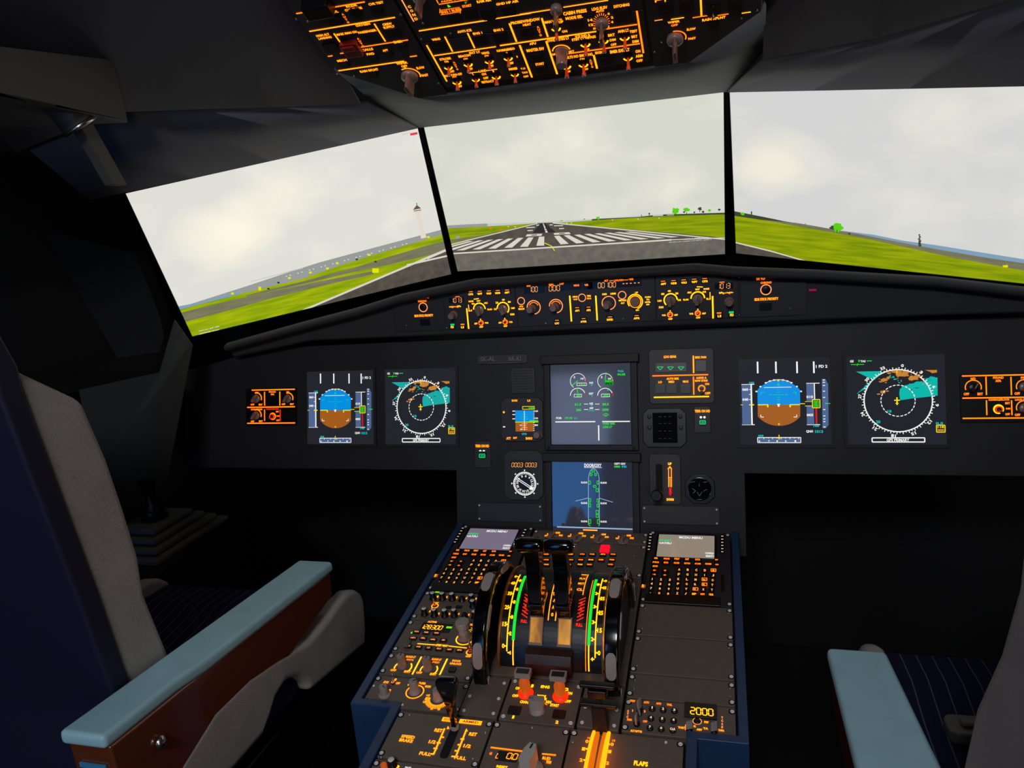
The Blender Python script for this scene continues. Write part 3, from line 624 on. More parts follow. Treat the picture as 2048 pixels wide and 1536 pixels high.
# system display
P = display('lower centre display with green door outlines of an aircraft plan', -.0795, -.1937, SCRS); shroud(P, False); k = M3
P.t(k, 972, 917, 'DOOR/OXY', 126, 26, WH); P.l(k, 908, 933, 1038, 933, 3, WH); P.t(k, 1170, 905, 'CKPT OXY', 84, 15, WH); P.t(k, 1150, 926, '1800', 42, 16, GI); P.t(k, 1200, 926, 'PSI', 32, 16, CY)
LB = glow('pale_outline_ink', (150, 180, 210))
nose = [(940, 1350), (940, 1010), (946, 975), (960, 948), (975, 938), (992, 948), (1010, 975), (1018, 1010), (1020, 1350)]
for i in range(len(nose) - 1): P.l(k, *nose[i], *nose[i + 1], 4, LB, None, False)
P.l(k, 940, 1350, 955, 1362, 4, GI, None, False); P.l(k, 1020, 1350, 1015, 1362, 4, GI, None, False)
P.l(k, 845, 1178, 940, 1155, 4, LB, None, False); P.l(k, 1020, 1157, 1118, 1186, 4, LB, None, False)
for x, y, w, h in ((975, 958, 18, 14), (960, 983, 12, 18), (993, 983, 12, 18), (948, 1042, 13, 24), (1009, 1042, 13, 24), (986, 1070, 20, 13), (1004, 1098, 16, 24), (950, 1172, 13, 24), (1009, 1174, 13, 24), (950, 1208, 13, 24), (1009, 1210, 13, 24), (1004, 1258, 16, 26), (1004, 1286, 16, 22), (950, 1328, 14, 30), (1012, 1328, 14, 30)):
    P.ro(k, x - w / 2, y - h / 2, x + w / 2, y + h / 2, 4, GI, .0009)
for y in (1042, 1192, 1326): P.t(k, 908, y, 'SLIDE', 46, 13, WH); P.t(k, 1050, y + 2, 'SLIDE', 46, 13, WH)
P.l(k, 710, 1366, 1262, 1384, 9, LB, None, False); P.r(k, 900, 1384, 1005, 1396, AM)
P.leg('symbology')

# standby instrument
def inst(name, label, cat, k, P8, cham, m=DARK, z=.004, grp=None):
    x0, y0 = MIP.px(*k(P8[0], P8[3])); x1, y1 = MIP.px(*k(P8[2], P8[1])); cx, cy = (x0 + x1) / 2, (y0 + y1) / 2
    P = Pan(MIP, name, label, cat, cx, cy, grp); c = cham * (x1 - x0)
    MB().prism([(a - cx, b - cy) for a, b in octa(x0, y0, x1, y1, c)], -.012, z - .003).obj('case', m, P.root, bevel=.0012)
    P.z = z + .0006; P.w = (x1 - x0, y1 - y0); return P
P = inst('standby_instrument', 'small standby attitude screen with amber legends and round knob', 'standby instrument', M3, (303, 420, 605, 742), .1); k = M3
a, b = P.p(k, 362, 695); c, d = P.p(k, 575, 465); MB().box(a, b, -.001, c, d, .0035).obj('screen', SCR, P.root)
P.r(k, 408, 515, 545, 597, SB); P.r(k, 410, 597, 545, 668, BR)
P.z += .0003; P.ro(k, 462, 486, 548, 506, 4, YI); P.t(k, 525, 496, '100', 36, 12, GI); P.l(k, 476, 518, 476, 660, 4, WH); P.a(k, 475, 548, 34, 215, 325, 3, CY)
for y in (545, 562, 580, 612, 625, 638, 652): P.l(k, 462 if y % 2 else 455, y, 490 if y % 2 else 498, y, 4, CY if y < 597 else PK)
P.t(k, 450, 623, '10', 16, 10, WH); P.t(k, 452, 652, '20', 16, 10, WH)
for y in (520, 545, 576): P.l(k, 388, y, 408, y, 6, WH)
for y in range(520, 665, 14): P.l(k, 541, y, 549, y, 4, WH)
P.t(k, 562, 520, '120', 26, 12, WH); P.t(k, 562, 572, '100', 26, 12, WH); P.t(k, 562, 622, '80', 26, 12, WH)
P.r(k, 512, 586, 576, 598, GI); P.l(k, 408, 600, 578, 600, 4, YI); P.t(k, 475, 687, 'STD', 36, 15, CY)
P.leg('symbology'); P.z = .0016
P.t(k, 401, 443, 'BUGS', 40, 14, AM); P.t(k, 505, 443, 'LS', 22, 14, AM); P.t(k, 357, 719, 'ATT', 32, 18, AM); P.t(k, 405, 716, 'RST', 28, 14, AM); P.t(k, 507, 719, 'BARO', 48, 18, AM)
P.t(k, 322, 528, '+', 16, 16, YE); P.l(k, 316, 635, 332, 635, 8, WH); P.leg()
P.cyl(k, 570, 695, 26, .014, KNOBC, mark=False)

P = inst('radio_compass_indicator', 'round white compass dial under amber 000.3 readouts', 'compass indicator', M3, (325, 808, 605, 1168), .13)
a, b = P.p(k, 370, 935); c, d = P.p(k, 572, 880); MB().box(a, b, 0, c, d, .002).obj('readout_window', RECESS, P.root)
DD = glow('warm_digit', (255, 170, 90), .9); P.z = .0025
P.sg(k, 421, 913, '000.3', 86, 30, DD); P.sg(k, 522, 913, '000.3', 86, 30, DD); P.leg('readout_lettering'); P.z = .0016
c, d = P.p(k, 475, 1050); R, _ = P.size(k, 475, 1050, 82, 82); mi = P.mi(WH)
P.lg.ring(c, d, .0018, R, .0012, 0, 360, mi)
for i in range(72):
    t = math.radians(i * 5); q = .8 if i % 2 == 0 else .87; P.lg.line(c + R * q * math.cos(t), d + R * q * math.sin(t), c + R * math.cos(t), d + R * math.sin(t), .0012, .0019, mi)
for i in range(12):
    t = math.radians(81 - i * 30); o_ = V((c + R * .66 * math.cos(t), d + R * .66 * math.sin(t), .002)); P.lg.text(str((i * 3 + 6) % 36), 0, 0, 0, .0035 if (i * 3 + 6) % 36 < 10 else .006, .0042, mi, o_, V((math.sin(t), -math.cos(t), 0)), V((math.cos(t), math.sin(t), 0)))
for i in range(8):
    t = math.radians(i * 45 + 45); P.lg.poly([(c + R * 1.2 * math.cos(t + .07), d + R * 1.2 * math.sin(t + .07)), (c + R * 1.05 * math.cos(t), d + R * 1.05 * math.sin(t)), (c + R * 1.2 * math.cos(t - .07), d + R * 1.2 * math.sin(t - .07))][::-1], .0019, mi)
for off in (-.0016, .0016):
    t = math.radians(-32); u = V((math.cos(t), math.sin(t))); n_ = V((-u.y, u.x)) * off; P.lg.line(c - u.x * R * .85 + n_.x, d - u.y * R * .85 + n_.y, c + u.x * R * .85 + n_.x, d + u.y * R * .85 + n_.y, .0014, .0024, mi)
P.lg.line(c + R * .55 * math.cos(t), d + R * .55 * math.sin(t), c + R * .86 * math.cos(t), d + R * .86 * math.sin(t), .006, .0024, mi)
MB().lathe([(R * 1.12, 0), (R * 1.12, .0014), (R * .1, .0015)], c, d, 40).obj('dial', BLACK, P.root)
P.leg('dial_marking')

for kk, x, y, lb in ((M3, 163, 775, 'terrain switch with green light left of the compass dial'), (M3, 1773, 520, 'terrain switch with green light right of the dark square clock')):
    fx = -1 if x < 500 else 0
    P = inst('terrain_switch', lb, 'switch', kk, (x - 58, y - 35, x + 58, y + 160), .05, grp='terrain display switches', z=.001)
    P.t(kk, x, y, 'TERR ON ND', 100 if x < 500 else 112, 20, AM); dxx = 0 if x < 500 else 2
    for q in (-13, 13): P.a(kk, x + q + dxx, y + (38 if x < 500 else 45), 5, 0, 360, 8, WH)
    P.leg(); P.btn(kk, x + 2, y + (64 if x < 500 else 80), 56, 50, .002, BLACK, name='push_button')
    a0 = y + (70 if x < 500 else 81); P.z = .0035; P.ro(kk, x - 18, a0 - 11, x + 22, a0 + 13, 6, GT); P.t(kk, x + 2, a0 + 1, 'ON', 24, 12, GT); P.leg('lamp')

P = inst('placard', 'faint engraved placard reading SK-AL and AR-KI above the small standby screen', 'placard', M3, (118, 100, 492, 180), .03, z=.0015)
GL = mat('engraved_letter', (105, 105, 110), .6, noise=.05)
P.t(M3, 205, 140, 'SK-AL', 110, 34, GL); P.t(M3, 400, 138, 'AR-KI', 96, 34, GL); P.l(M3, 200, 170, 440, 168, 3, GL); P.leg('lettering')
P = inst('louvre_plate', 'small dark louvred plate above the standby attitude screen', 'vent plate', M3, (372, 200, 545, 392), .03, z=.0015)
f = MB(); w, h = P.w
for i in range(9): f.box(-w * .38, -h * .42 + i * h * .1, -.002, w * .38, -h * .42 + i * h * .1 + h * .04, .0006)
f.obj('slat', DARK, P.root)

P = inst('landing_gear_panel', 'amber-lit landing gear panel with three green triangles', 'control panel', M3, (1385, 55, 1855, 470), .04, z=.0015)
P.t(k, 1537, 123, 'LDG GEAR', 92, 18, AM); P.t(k, 1760, 127, 'BRK FAN', 80, 16, AM); P.l(k, 1708, 115, 1708, 242, 9, AM); P.l(k, 1708, 268, 1710, 400, 9, OR); P.l(k, 1408, 262, 1815, 255, 8, OR); P.l(k, 1418, 418, 1822, 415, 9, YE)
P.t(k, 1557, 283, 'AUTO BRK', 92, 16, AM); P.t(k, 1465, 308, 'LO', 26, 16, AM); P.t(k, 1547, 306, 'MED', 42, 16, AM); P.t(k, 1652, 304, 'MAX', 42, 16, AM); P.t(k, 1765, 277, 'A/SKID &', 76, 15, AM); P.t(k, 1765, 298, 'N/W STRG', 92, 15, AM); P.t(k, 1807, 322, 'ON', 30, 16, AM); P.t(k, 1812, 390, 'OFF', 38, 18, AM)
for x in (1465, 1540, 1617):
    for q in ((-22, -10, 22, -10), (22, -10, 0, 12), (0, 12, -22, -10)): P.l(k, x + q[0], 207 + q[1], x + q[2], 207 + q[3], 5, GT, None, False)
P.leg()
for x in (1465, 1547, 1650): P.btn(k, x, 355, 72, 70, .002, BLACK, name='push_button')
P.btn(k, 1762, 190, 76, 80, .002, BLACK, name='push_button')
P.tog(k, 1768, 355, 28, -25, .016, OR)
a, b = P.p(k, 1430, 235); c, d = P.p(k, 1655, 165); MB().box(a, b, 0, c, d, .0004).obj('light_window', BLACK, P.root)

P = inst('clock', 'dark unlit square clock with cut corners beside the engine display', 'clock', M3, (1340, 500, 1652, 785), .12, m=BLACK)
a, b = P.p(k, 1412, 752); c, d = P.p(k, 1588, 530); MB().box(a, b, 0, c, d, .0016).obj('face', GLOSS, P.root)
for x, y in ((1385, 560), (1612, 560), (1385, 640), (1615, 640)): P.cyl(k, x, y, 17, .004, DARK, 'push_button', 0, 1, False)
for y in (560, 610, 665, 720): P.t(k, 1500, y, '- - -', 90, 5, mat('dull_mark', (60, 60, 62), .6))
P.leg('marking')
P = inst('triple_pressure_gauge', 'dark round brake pressure gauge at lower right of the board', 'gauge', M3, (1650, 985, 1862, 1195), .25, m=BLACK)
c, d = P.p(k, 1752, 1090); R, _ = P.size(k, 1752, 1090, 88, 88); MB().lathe([(R, 0), (R, .0022), (R * .94, .0024), (R * .92, .0016), (R * .1, .0016)], c, d, 36).obj('dial', GLOSS, P.root)
DM = mat('gauge_mark', (120, 120, 120), .5)
for q in ((1700, 1085, 1720, 1100), (1750, 1050, 1750, 1070), (1780, 1105, 1808, 1090), (1725, 1100, 1705, 1120), (1752, 1140, 1735, 1110), (1752, 1140, 1770, 1110), (1690, 1040, 1720, 1034), (1780, 1040, 1808, 1036), (1735, 1165, 1772, 1165)): P.l(k, *q, 4, DM, .0028, False)
P.leg('needle')
P = inst('gear_lever_panel', 'tall plate with amber up arrow and red down arrow', 'gear lever', M3, (1388, 835, 1612, 1200), .07, z=.0015)
a, b = P.p(k, 1435, 1120); c, d = P.p(k, 1478, 908); MB().prism(rrect(a, b, c, d, .004), 0, .0004).obj('slot', MATTE, P.root)
P.t(k, 1535, 905, 'UP', 26, 18, YE); P.t(k, 1538, 1166, 'DOWN', 52, 18, YE)
P.l(k, 1526, 940, 1526, 1075, 5, AM, None, False); P.l(k, 1546, 940, 1548, 1075, 5, AM, None, False); P.pg(k, [(1516, 945), (1535, 920), (1554, 945), (1535, 936)], AM); P.l(k, 1522, 1005, 1550, 1005, 4, AM); P.l(k, 1537, 1010, 1537, 1075, 6, OR)
P.l(k, 1538, 1082, 1540, 1122, 16, RB, None, False); P.pg(k, [(1524, 1116), (1553, 1116), (1539, 1142)], RI)
P.leg()
a, b = P.p(k, 1450, 1120); B = MB().box(-.003, -.004, 0, .003, .004, .03); B.lathe([(.009, .026), (.011, .03), (.011, .04), (.009, .043), (.002, .043)], n=20); B.obj('gear_lever', BLACK, P.root, loc=(a, b, 0))
for q, lb in (((125, 1200, 605, 1325), 'left blank cover plate beneath the compass dial'), ((1328, 1222, 1900, 1345), 'right blank cover plate beneath the gear lever')):
    P = inst('cover_plate', lb, 'cover plate', M3, q, .01, z=.0015, grp='blank plates on the board'); P.z = .001
    w, h = P.w; P.fast([(P.cx + sx * w * .46, P.cy + sy * h * .36) for sx in (-1, 1) for sy in (-1, 1)], .0018)

# lighting panels at both ends of the board
def lightpanel(label, left):
    if left:
        k = M1; P = inst('lighting_control_panel', label, 'control panel', k, (55, 335, 500, 672), .02, m=BOARD, z=-.003, grp='amber lighting panels'); P.z = .0006
        MB().prism(rrect(-P.w[0] / 2, -P.w[1] / 2, P.w[0] / 2, P.w[1] / 2, .002), -.004, 0).obj('faceplate', BLACK, P.root)
        P.l(k, 105, 357, 490, 350, 9, OR); P.l(k, 65, 510, 490, 506, 9, OR); P.l(k, 65, 651, 492, 651, 9, OR); P.l(k, 220, 372, 220, 495, 9, OR); P.l(k, 356, 370, 356, 494, 9, OR); P.l(k, 220, 530, 220, 630, 8, OR); P.l(k, 358, 530, 360, 632, 8, RD)
        P.t(k, 151, 381, 'PFD', 32, 14, OR); P.t(k, 289, 373, 'PFD/ND', 62, 14, OR); P.t(k, 290, 395, 'XFR', 34, 14, OR); P.t(k, 427, 374, 'ND', 24, 14, OR); P.t(k, 150, 529, 'LOUD SPEAKER', 102, 14, OR); P.t(k, 290, 526, 'CONSOLE/FLOOR', 112, 13, RD)
        for x, y in ((112, 486), (388, 483), (112, 636)): P.t(k, x, y, 'OFF', 32, 16, OR)
        for x, y in ((185, 486), (464, 482), (187, 634)): P.t(k, x, y, 'BRT', 34, 16, OR)
        P.t(k, 335, 549, 'BRT', 26, 14, OR); P.t(k, 340, 588, 'DIM', 26, 12, OR); P.t(k, 338, 626, 'OFF', 28, 16, OR)
        for x, y in ((150, 430), (430, 430), (148, 580)): P.a(k, x, y, 42, -20, 110, 8, OR); P.rot(k, x - 2, y + 4, 32, .014, 60, KNOBC)
        P.a(k, 292, 590, 22, 0, 360, 13, OR); P.leg(); P.tog(k, 290, 592, 22, -20, .014, RD)
        P.btn(k, 289, 447, 90, 70, .001, BLACK)
    else:
        k = M2; P = inst('lighting_control_panel', label, 'control panel', k, (1610, 190, 2330, 540), .02, m=BOARD, z=-.003, grp='amber lighting panels'); P.z = .0006
        MB().prism(rrect(-P.w[0] / 2, -P.w[1] / 2, P.w[0] / 2, P.w[1] / 2, .002), -.004, 0).obj('faceplate', BLACK, P.root)
        P.l(k, 1615, 210, 2320, 208, 9, OR); P.l(k, 1618, 363, 2320, 368, 9, OR); P.l(k, 1620, 507, 2320, 510, 9, OR)
        for x, y0, y1 in ((1784, 222, 348), (1958, 222, 348), (2140, 222, 350), (1787, 385, 488), (1962, 385, 488), (2140, 385, 490)): P.l(k, x, y0, x, y1, 8, OR)
        P.t(k, 1693, 235, 'ND', 34, 17, OR); P.t(k, 1868, 228, 'PFD/ND', 74, 16, OR); P.t(k, 1868, 250, 'XFR', 42, 16, OR); P.t(k, 2048, 228, 'PFD', 46, 16, OR); P.t(k, 1873, 381, 'CONSOLE/FLOOR', 146, 14, OR); P.t(k, 2050, 381, 'LOUD SPEAKER', 130, 14, OR)
        for x, y, s_ in ((1646, 342, 'OFF'), (1742, 341, 'BRT'), (2000, 338, 'OFF'), (2098, 340, 'BRT'), (2002, 487, 'OFF'), (2098, 487, 'BRT')): P.t(k, x, y, s_, 38, 18, OR)
        P.t(k, 1933, 405, 'BRT', 34, 15, OR); P.t(k, 1937, 443, 'DIM', 30, 12, OR); P.t(k, 1933, 482, 'OFF', 32, 16, OR)
        for x, y in ((1694, 295), (2050, 290), (2050, 437)): P.a(k, x, y, 56, -18, 200, 7, OR); P.rot(k, x, y + 3, 38, .014, 60, KNOBC if x > 1800 else BLACK)
        P.a(k, 1870, 447, 30, 0, 360, 16, YE); P.leg(); P.tog(k, 1870, 449, 28, -20, .014, RD)
        P.btn(k, 1868, 305, 110, 70, .001, BLACK)
lightpanel('amber-lit brightness panel with four knobs, left of the leftmost attitude display', True)
lightpanel('amber-lit brightness panel cut by the right picture edge, right of the displays', False)

# ------------------------------------------------------------------ glareshield with the autopilot row
LIP = [(-.80, .222), (-.60, .262), (-.47, .286), (-.369, .309), (-.208, .3305), (-.134, .331), (.018, .333), (.208, .334), (.28, .323), (.419, .309), (.60, .287), (.80, .250)]
B = MB(); n = len(LIP)
prof = lambda x, z: [(x, .034, min(.224, z - .03)), (x, .026, min(.226, z - .026)), (x, .026, z - .012), (x, .004, z - .010), (x, -.002, z - .004), (x, .002, z + .003), (x, .012, z + .0075), (x, .03, z + .004), (x, .14, z - .004), (x, .14, min(.224, z - .03)), (x, .10, min(.224, z - .03))]
vs = []; 
for x, z in LIP:
    for q in prof(x, z): vs.append((q[0], q[1], q[2] + Z0))
m_ = 11; fs = [(i * m_ + j, i * m_ + (j + 1) % m_, (i + 1) * m_ + (j + 1) % m_, (i + 1) * m_ + j) for i in range(n - 1) for j in range(m_)]
fs = [f[::-1] for f in fs] + [tuple(range(m_)), tuple(range((n - 1) * m_, n * m_))[::-1]]
o = B.add(vs, fs).obj('glareshield', HOOD); bv(o, .004, 3)
tag(o, 'long charcoal glareshield hood with padded lip beneath the monitors', 'glareshield')
B = MB().box(-.42, .2, .0, .42, .235, .004)
def gpan(name, label, x0, x1, z0, z1, grp=None, mx=1, cut=None):
    c = ((x0 + x1) / 2, (z0 + z1) / 2); P = Pan(GLA, name, label, 'control panel', c[0], c[1], grp, mx=mx)
    if cut: P.platef(cut, .004, DARK)
    else: P.plate(x0, z0, x1, z1, .004, DARK)
    return P
P = gpan('flight_control_unit', 'centre autopilot panel reading 100, 000 and 00100 above its knobs', -.1345, .1345, .2365, .3195); k = G1; P.z = .0007
for (a0, b0, a1, b1) in ((1158, 240, 1345, 315), (1370, 222, 1690, 292), (1705, 205, 1790, 275)):
    a, b = P.p(k, a0, b1); c, d = P.p(k, a1, b0); MB().box(a, b, 0, c, d, .0004).obj('readout_window', READ, P.root)
a, b = P.p(G2, -20, 258); c, d = P.p(G2, 460, 165); MB().box(a, b, 0, c, d, .0004).obj('readout_window', READ, P.root)
D1 = glow('orange_digit', (255, 165, 95), 1.0)
P.sg(k, 1240, 273, '100', 88, 48, D1, .06); P.sg(k, 1437, 262, '000', 108, 50, D1, .06); P.t(k, 1198, 242, 'SPD', 38, 13, OR); P.t(k, 1407, 228, 'HDG', 42, 14, OR); P.t(k, 1506, 222, 'LAT', 40, 16, OR); P.t(k, 1643, 236, 'HDG', 48, 18, OR); P.t(k, 1735, 232, 'V/S', 36, 18, OR)
k = G2; P.sg(k, 150, 222, '00100', 166, 46, D1, .06); P.t(k, 144, 184, 'ALT', 36, 16, OR); P.l(k, 172, 184, 215, 182, 4, OR); P.t(k, 257, 180, 'LVL/CH', 76, 16, OR); P.l(k, 298, 178, 342, 176, 4, OR); P.t(k, 366, 172, 'V/S', 40, 16, OR)
for x in (298, 328, 364, 400, 434): P.l(k, x - 8, 211 - (x - 298) * .06, x + 8, 210 - (x - 298) * .06, 8, D1, None, False)
P.leg('readout_lettering')
k = G1; P.ringl(k, 1128, 382, 32, 7, PK); P.t(k, 1130, 432, 'SPD', 36, 14, AM); P.t(k, 1131, 455, 'MACH', 54, 16, YE)
for x, y in ((1245, 440), (1452, 428)): P.a(k, x, y, 61, -85, 180, 8, PK); P.a(k, x, y, 44, 20, 160, 6, OR)
P.a(k, 1944, 400, 62, -80, 215, 8, PK)
for x in (1587, 1828): P.l(k, x - 5, 332, x + 8, 572 if x < 1700 else 562, 13, YE)
P.t(k, 1630, 342, 'HDG', 44, 15, YE); P.t(k, 1632, 366, 'V/S', 40, 15, AM); P.t(k, 1760, 334, 'TRK', 40, 15, YE); P.t(k, 1762, 358, 'FPA', 40, 15, AM); P.ringl(k, 1695, 351, 34, 7, PK)
P.t(k, 1904, 318, '100', 42, 18, YE); P.t(k, 1985, 313, '1000', 50, 18, YE)
k = G2
P.ringl(k, 286, 313, 34, 7, PK); P.t(k, 291, 359, 'METRIC', 68, 15, YE); P.t(k, 291, 383, 'ALT', 34, 14, YE)
P.a(k, 402, 370, 66, -75, 215, 8, YE); P.a(k, 402, 370, 52, 0, 360, 9, AM)
P.t(k, 415, 290, 'UP', 26, 14, YE); P.t(k, 422, 446, 'DN', 26, 14, YE)
for i, s_ in enumerate(('PUSH', 'TO', 'LEVEL', 'OFF')): P.t(k, 515, 330 + i * 22, s_, 50 if i % 2 == 0 else 28, 14, YE)
P.leg()
k = G1
for x, y in ((1218, 465), (1432, 450), (1922, 430)): P.cyl(k, x + 8, y - 12, 33, .02, KNOBC, 'selector_knob', .08, 1.2, False)
P.cyl(G2, 402, 375, 36, .02, KNOBC, 'selector_knob', .08, 1.3, False)
for x, y, s_ in ((1465, 572, 'LOC'), (1652, 455, 'AP1'), (1758, 450, 'AP2'), (1712, 556, 'A/THR')):
    P.btn(k, x, y, 62, 52, .003, BLACK); P.z = .0042; P.t(k, x, y + 14, s_, 40 if len(s_) < 5 else 56, 18, YE); P.t(k, x, y - 14, '---', 34, 5, OR)
for x, y, s_ in ((180, 515, 'EXPED'), (417, 503, 'APPR')): P.btn(G2, x, y, 64, 50, .003, BLACK); P.t(G2, x, y + 13, s_, 54, 18, YE); P.t(G2, x, y - 11, '---', 36, 5, OR)
P.leg('button_lettering'); P.z = .0007
P.fpx(G1, ((1092, 222), (1358, 588)), .0014); P.fpx(G2, ((575, 130), (295, 525)), .0014)

def efis(label, mx):
    P = gpan('display_control_panel', label, .1365 if mx > 0 else -.283, .283 if mx > 0 else -.1365, .2365, .3195, 'twin display control panels', 1,
             [(a * mx, b) for a, b in ((.1365, .2365), (.283, .2365), (.283, .3), (.23, .3195), (.1365, .3195))])
    P.mx = -mx; k = G1; P.z = .0007          # laid out from the left unit, mirrored for the right one
    a, b = P.p(k, 458, 405); c, d = P.p(k, 592, 345); MB().box(min(a, c), b, 0, max(a, c), d, .0004).obj('readout_window', READ, P.root)
    P.sg(k, 526, 375, '1013', 104, 42, D1, .06); P.t(k, 536, 342, 'QFE', 40, 10, OR); P.leg('readout_lettering')
    P.t(k, 483, 436, 'inHg', 46, 15, YE); P.t(k, 550, 430, 'hPa', 36, 16, YE); P.a(k, 516, 478, 42, 50, 130, 7, OR)
    P.a(k, 740, 458, 54, 0, 180, 10, YE); P.a(k, 960, 450, 54, -45, 180, 10, YE)
    for x, y, s_, w in ((662, 384, 'ROSE', 44), (682, 408, 'VOR', 30), (732, 380, 'NAV', 34), (800, 400, 'ARC', 34), (836, 459, 'PLAN', 42), (655, 470, 'ILS', 34)): P.t(k, x, y, s_, w, 15, YE)
    P.l(k, 640, 460, 640, 415, 6, YE); P.l(k, 688, 365, 735, 358, 7, YE, None, False)
    for x, y, s_, w in ((903, 397, '20', 24), (962, 370, '40', 26), (1018, 390, '80', 26), (1052, 447, '160', 34), (1046, 505, '320', 40), (888, 457, '10', 24)): P.t(k, x, y, s_, w, 17, YE)
    P.l(k, 622, 450, 640, 640, 12, YE)
    for x in (755, 980):
        y = 585 if x < 800 else 577; P.t(k, x - 48, y + 6, 'ADF', 30, 15, YE); P.t(k, x + 52, y, 'VOR', 34, 15, YE); P.t(k, x + 2, y + 38, 'OFF', 34, 16, YE); P.l(k, x - 5, y - 38, x - 4, y - 28, 9, YE); P.a(k, x, y, 20, 0, 360, 9, OR)
    P.leg()
    P.cyl(k, 500, 512, 30, .02, KNOBC, 'barometer_knob', .08, 1.25, False)
    P.rot(k, 742, 468, 42, .016, 100, KNOBC, name='mode_knob'); P.rot(k, 962, 460, 42, .016, 100, KNOBC, name='range_knob')
    for x, y in ((755, 586), (980, 578)): P.tog(k, x, y, 15, 10, .012, RD)
    P.z = .0042
    for i, x in enumerate((665, 748, 832, 915, 1001)):
        y = 305 - i * 4; P.btn(k, x, y, 58, 48, .003, BLACK); P.t(k, x, y + 12, ('CSTR', 'WPT', 'VOR.D', 'NDB', 'ARPT')[i], 46, 18, YE); P.t(k, x, y - 12, '---', 36, 5, OR)
    for x, s_ in ((493, 'FD'), (588, 'LS')): P.btn(k, x, 612, 54, 52, .003, BLACK); P.t(k, x, 622, s_, 28, 20, YE)
    P.r(k, 475, 591, 514, 607, GT); P.r(k, 570, 592, 606, 600, OR); P.leg('button_lettering'); P.z = .0007
    P.fpx(k, ((398, 318), (436, 628), (1035, 222)), .0013)
efis('display control panel reading 1013 left of the centre autopilot panel', -1)
efis('display control panel reading 1013 right of the centre autopilot panel', 1)
def chrono(label, mx):
    P = gpan('chronometer_button_panel', label, .287 if mx > 0 else -.40, .40 if mx > 0 else -.287, .236, .296, 'twin chronometer button panels'); P.mx = -mx; k = G1; P.z = .0007
    P.t(k, 242, 347, '131 TCP', 64, 18, OR); P.t(k, 208, 383, 'CHRONO', 80, 17, OR); P.ringl(k, 216, 440, 38, 7, PK); P.t(k, 222, 517, 'SIDE STICK PRIORITY', 175, 22, AM); P.leg()
    P.cyl(k, 216, 440, 28, .003, BLACK, 'push_button', 0, 1, False); P.btn(k, 235, 580, 90, 60, .001, BLACK)
    P.fpx(k, ((398, 318), (60, 610)), .0012)
chrono('chronometer button panel at the left end of the glareshield', -1)
chrono('chronometer button panel at the right end of the glareshield', 1)
P = gpan('warning_lamp', 'tiny dim pink lamp on the right end of the glareshield', .4, .415, .27, .274)
bpy.data.objects.remove(P.root.children[0]); a, b = P.p(G2, 1983, 268); MB().box(a - .006, b - .0018, 0, a + .006, b + .0018, .001).obj('lens', glow('dim_pink_lamp', (190, 30, 90), .5), P.root)

# ------------------------------------------------------------------ centre pedestal
def hgt(fr, bx, by, ty):
    u, v = fr.px(bx, by); lo, hi = 0, .3
    for _ in range(40):
        m = (lo + hi) / 2
        if pj(fr.W(u, v, m))[1] > ty: lo = m
        else: hi = m
    return lo
OUT = [(-.2755, -.003), (-.2755, -.506), (-.2125, -.506), (-.2125, -.80), (.2125, -.80), (.2125, -.506), (.2755, -.506), (.2755, -.003)]
INN = [(-.2625, -.0), (-.2625, -.494 - .0125), (-.1985, -.494 - .0125), (-.1985, -.785), (.1985, -.785), (.1985, -.5065), (.2625, -.5065), (.2625, .0)]
INN = [(-.2625, -.003), (-.2625, -.494), (-.1985, -.494), (-.1985, -.785), (.1985, -.785), (.1985, -.494), (.2625, -.494), (.2625, -.003)]
B = MB(); N = len(OUT); vs = []
for P_, h in ((OUT, .003), (INN, .003), (INN, -.016)): vs += [PED.W(x, v, h) for x, v in P_]
vs += [(p[0], p[1], .002) for p in [PED.W(x, v, 0) for x, v in OUT]]
fs = []
for i in range(N - 1):
    j = i + 1; fs += [(i, N + i, N + j, j), (N + i, 2 * N + i, 2 * N + j, N + j), (3 * N + i, i, j, 3 * N + j)]
ped = B.add(vs, fs).obj('pedestal', BLUE, bevel=.0015)
tag(ped, 'navy painted centre pedestal frame between the two seats', 'pedestal')
MB().prism([(x, min(v, -.014)) for x, v in INN], -.017, -.0135).obj('deck', MATTE, None, PED.mat()).name = 'pedestal_deck'
dk = bpy.data.objects['pedestal_deck']; mw = dk.matrix_world.copy(); dk.parent = ped; dk.matrix_world = mw

GAP = .0011
def pm(name, label, x0, y0, x1, y1, grp=None, dx=0, m=GREY, cat='control panel', fast=True, mx=1):
    P = Pan(PED, name, label, cat, (x0 + x1) / 2, (y0 + y1) / 2, grp, dx, mx); P.plate(x0 + GAP, y0 + GAP, x1 - GAP, y1 - GAP, .0125, m)
    if fast:
        B = MB()
        for ex, sx in ((x0 + GAP, 1), (x1 - GAP, -1)):
            for ey in (y0 + .008, y1 - .008): B.prism(rrect(min(ex, ex + sx * .0085) - P.cx, ey - .0045 - P.cy, max(ex, ex + sx * .0085) - P.cx, ey + .0045 - P.cy, .003, 3), 0, .0003)
        B.obj('notch_marking', MATTE, P.root)
        P.fast([(x0 + .005, y1 - .008), (x0 + .005, y0 + .008), (x1 - .005, y1 - .008), (x1 - .005, y0 + .008)])
    return P
XL, XR = -.2608, .1142; W_ = .1466

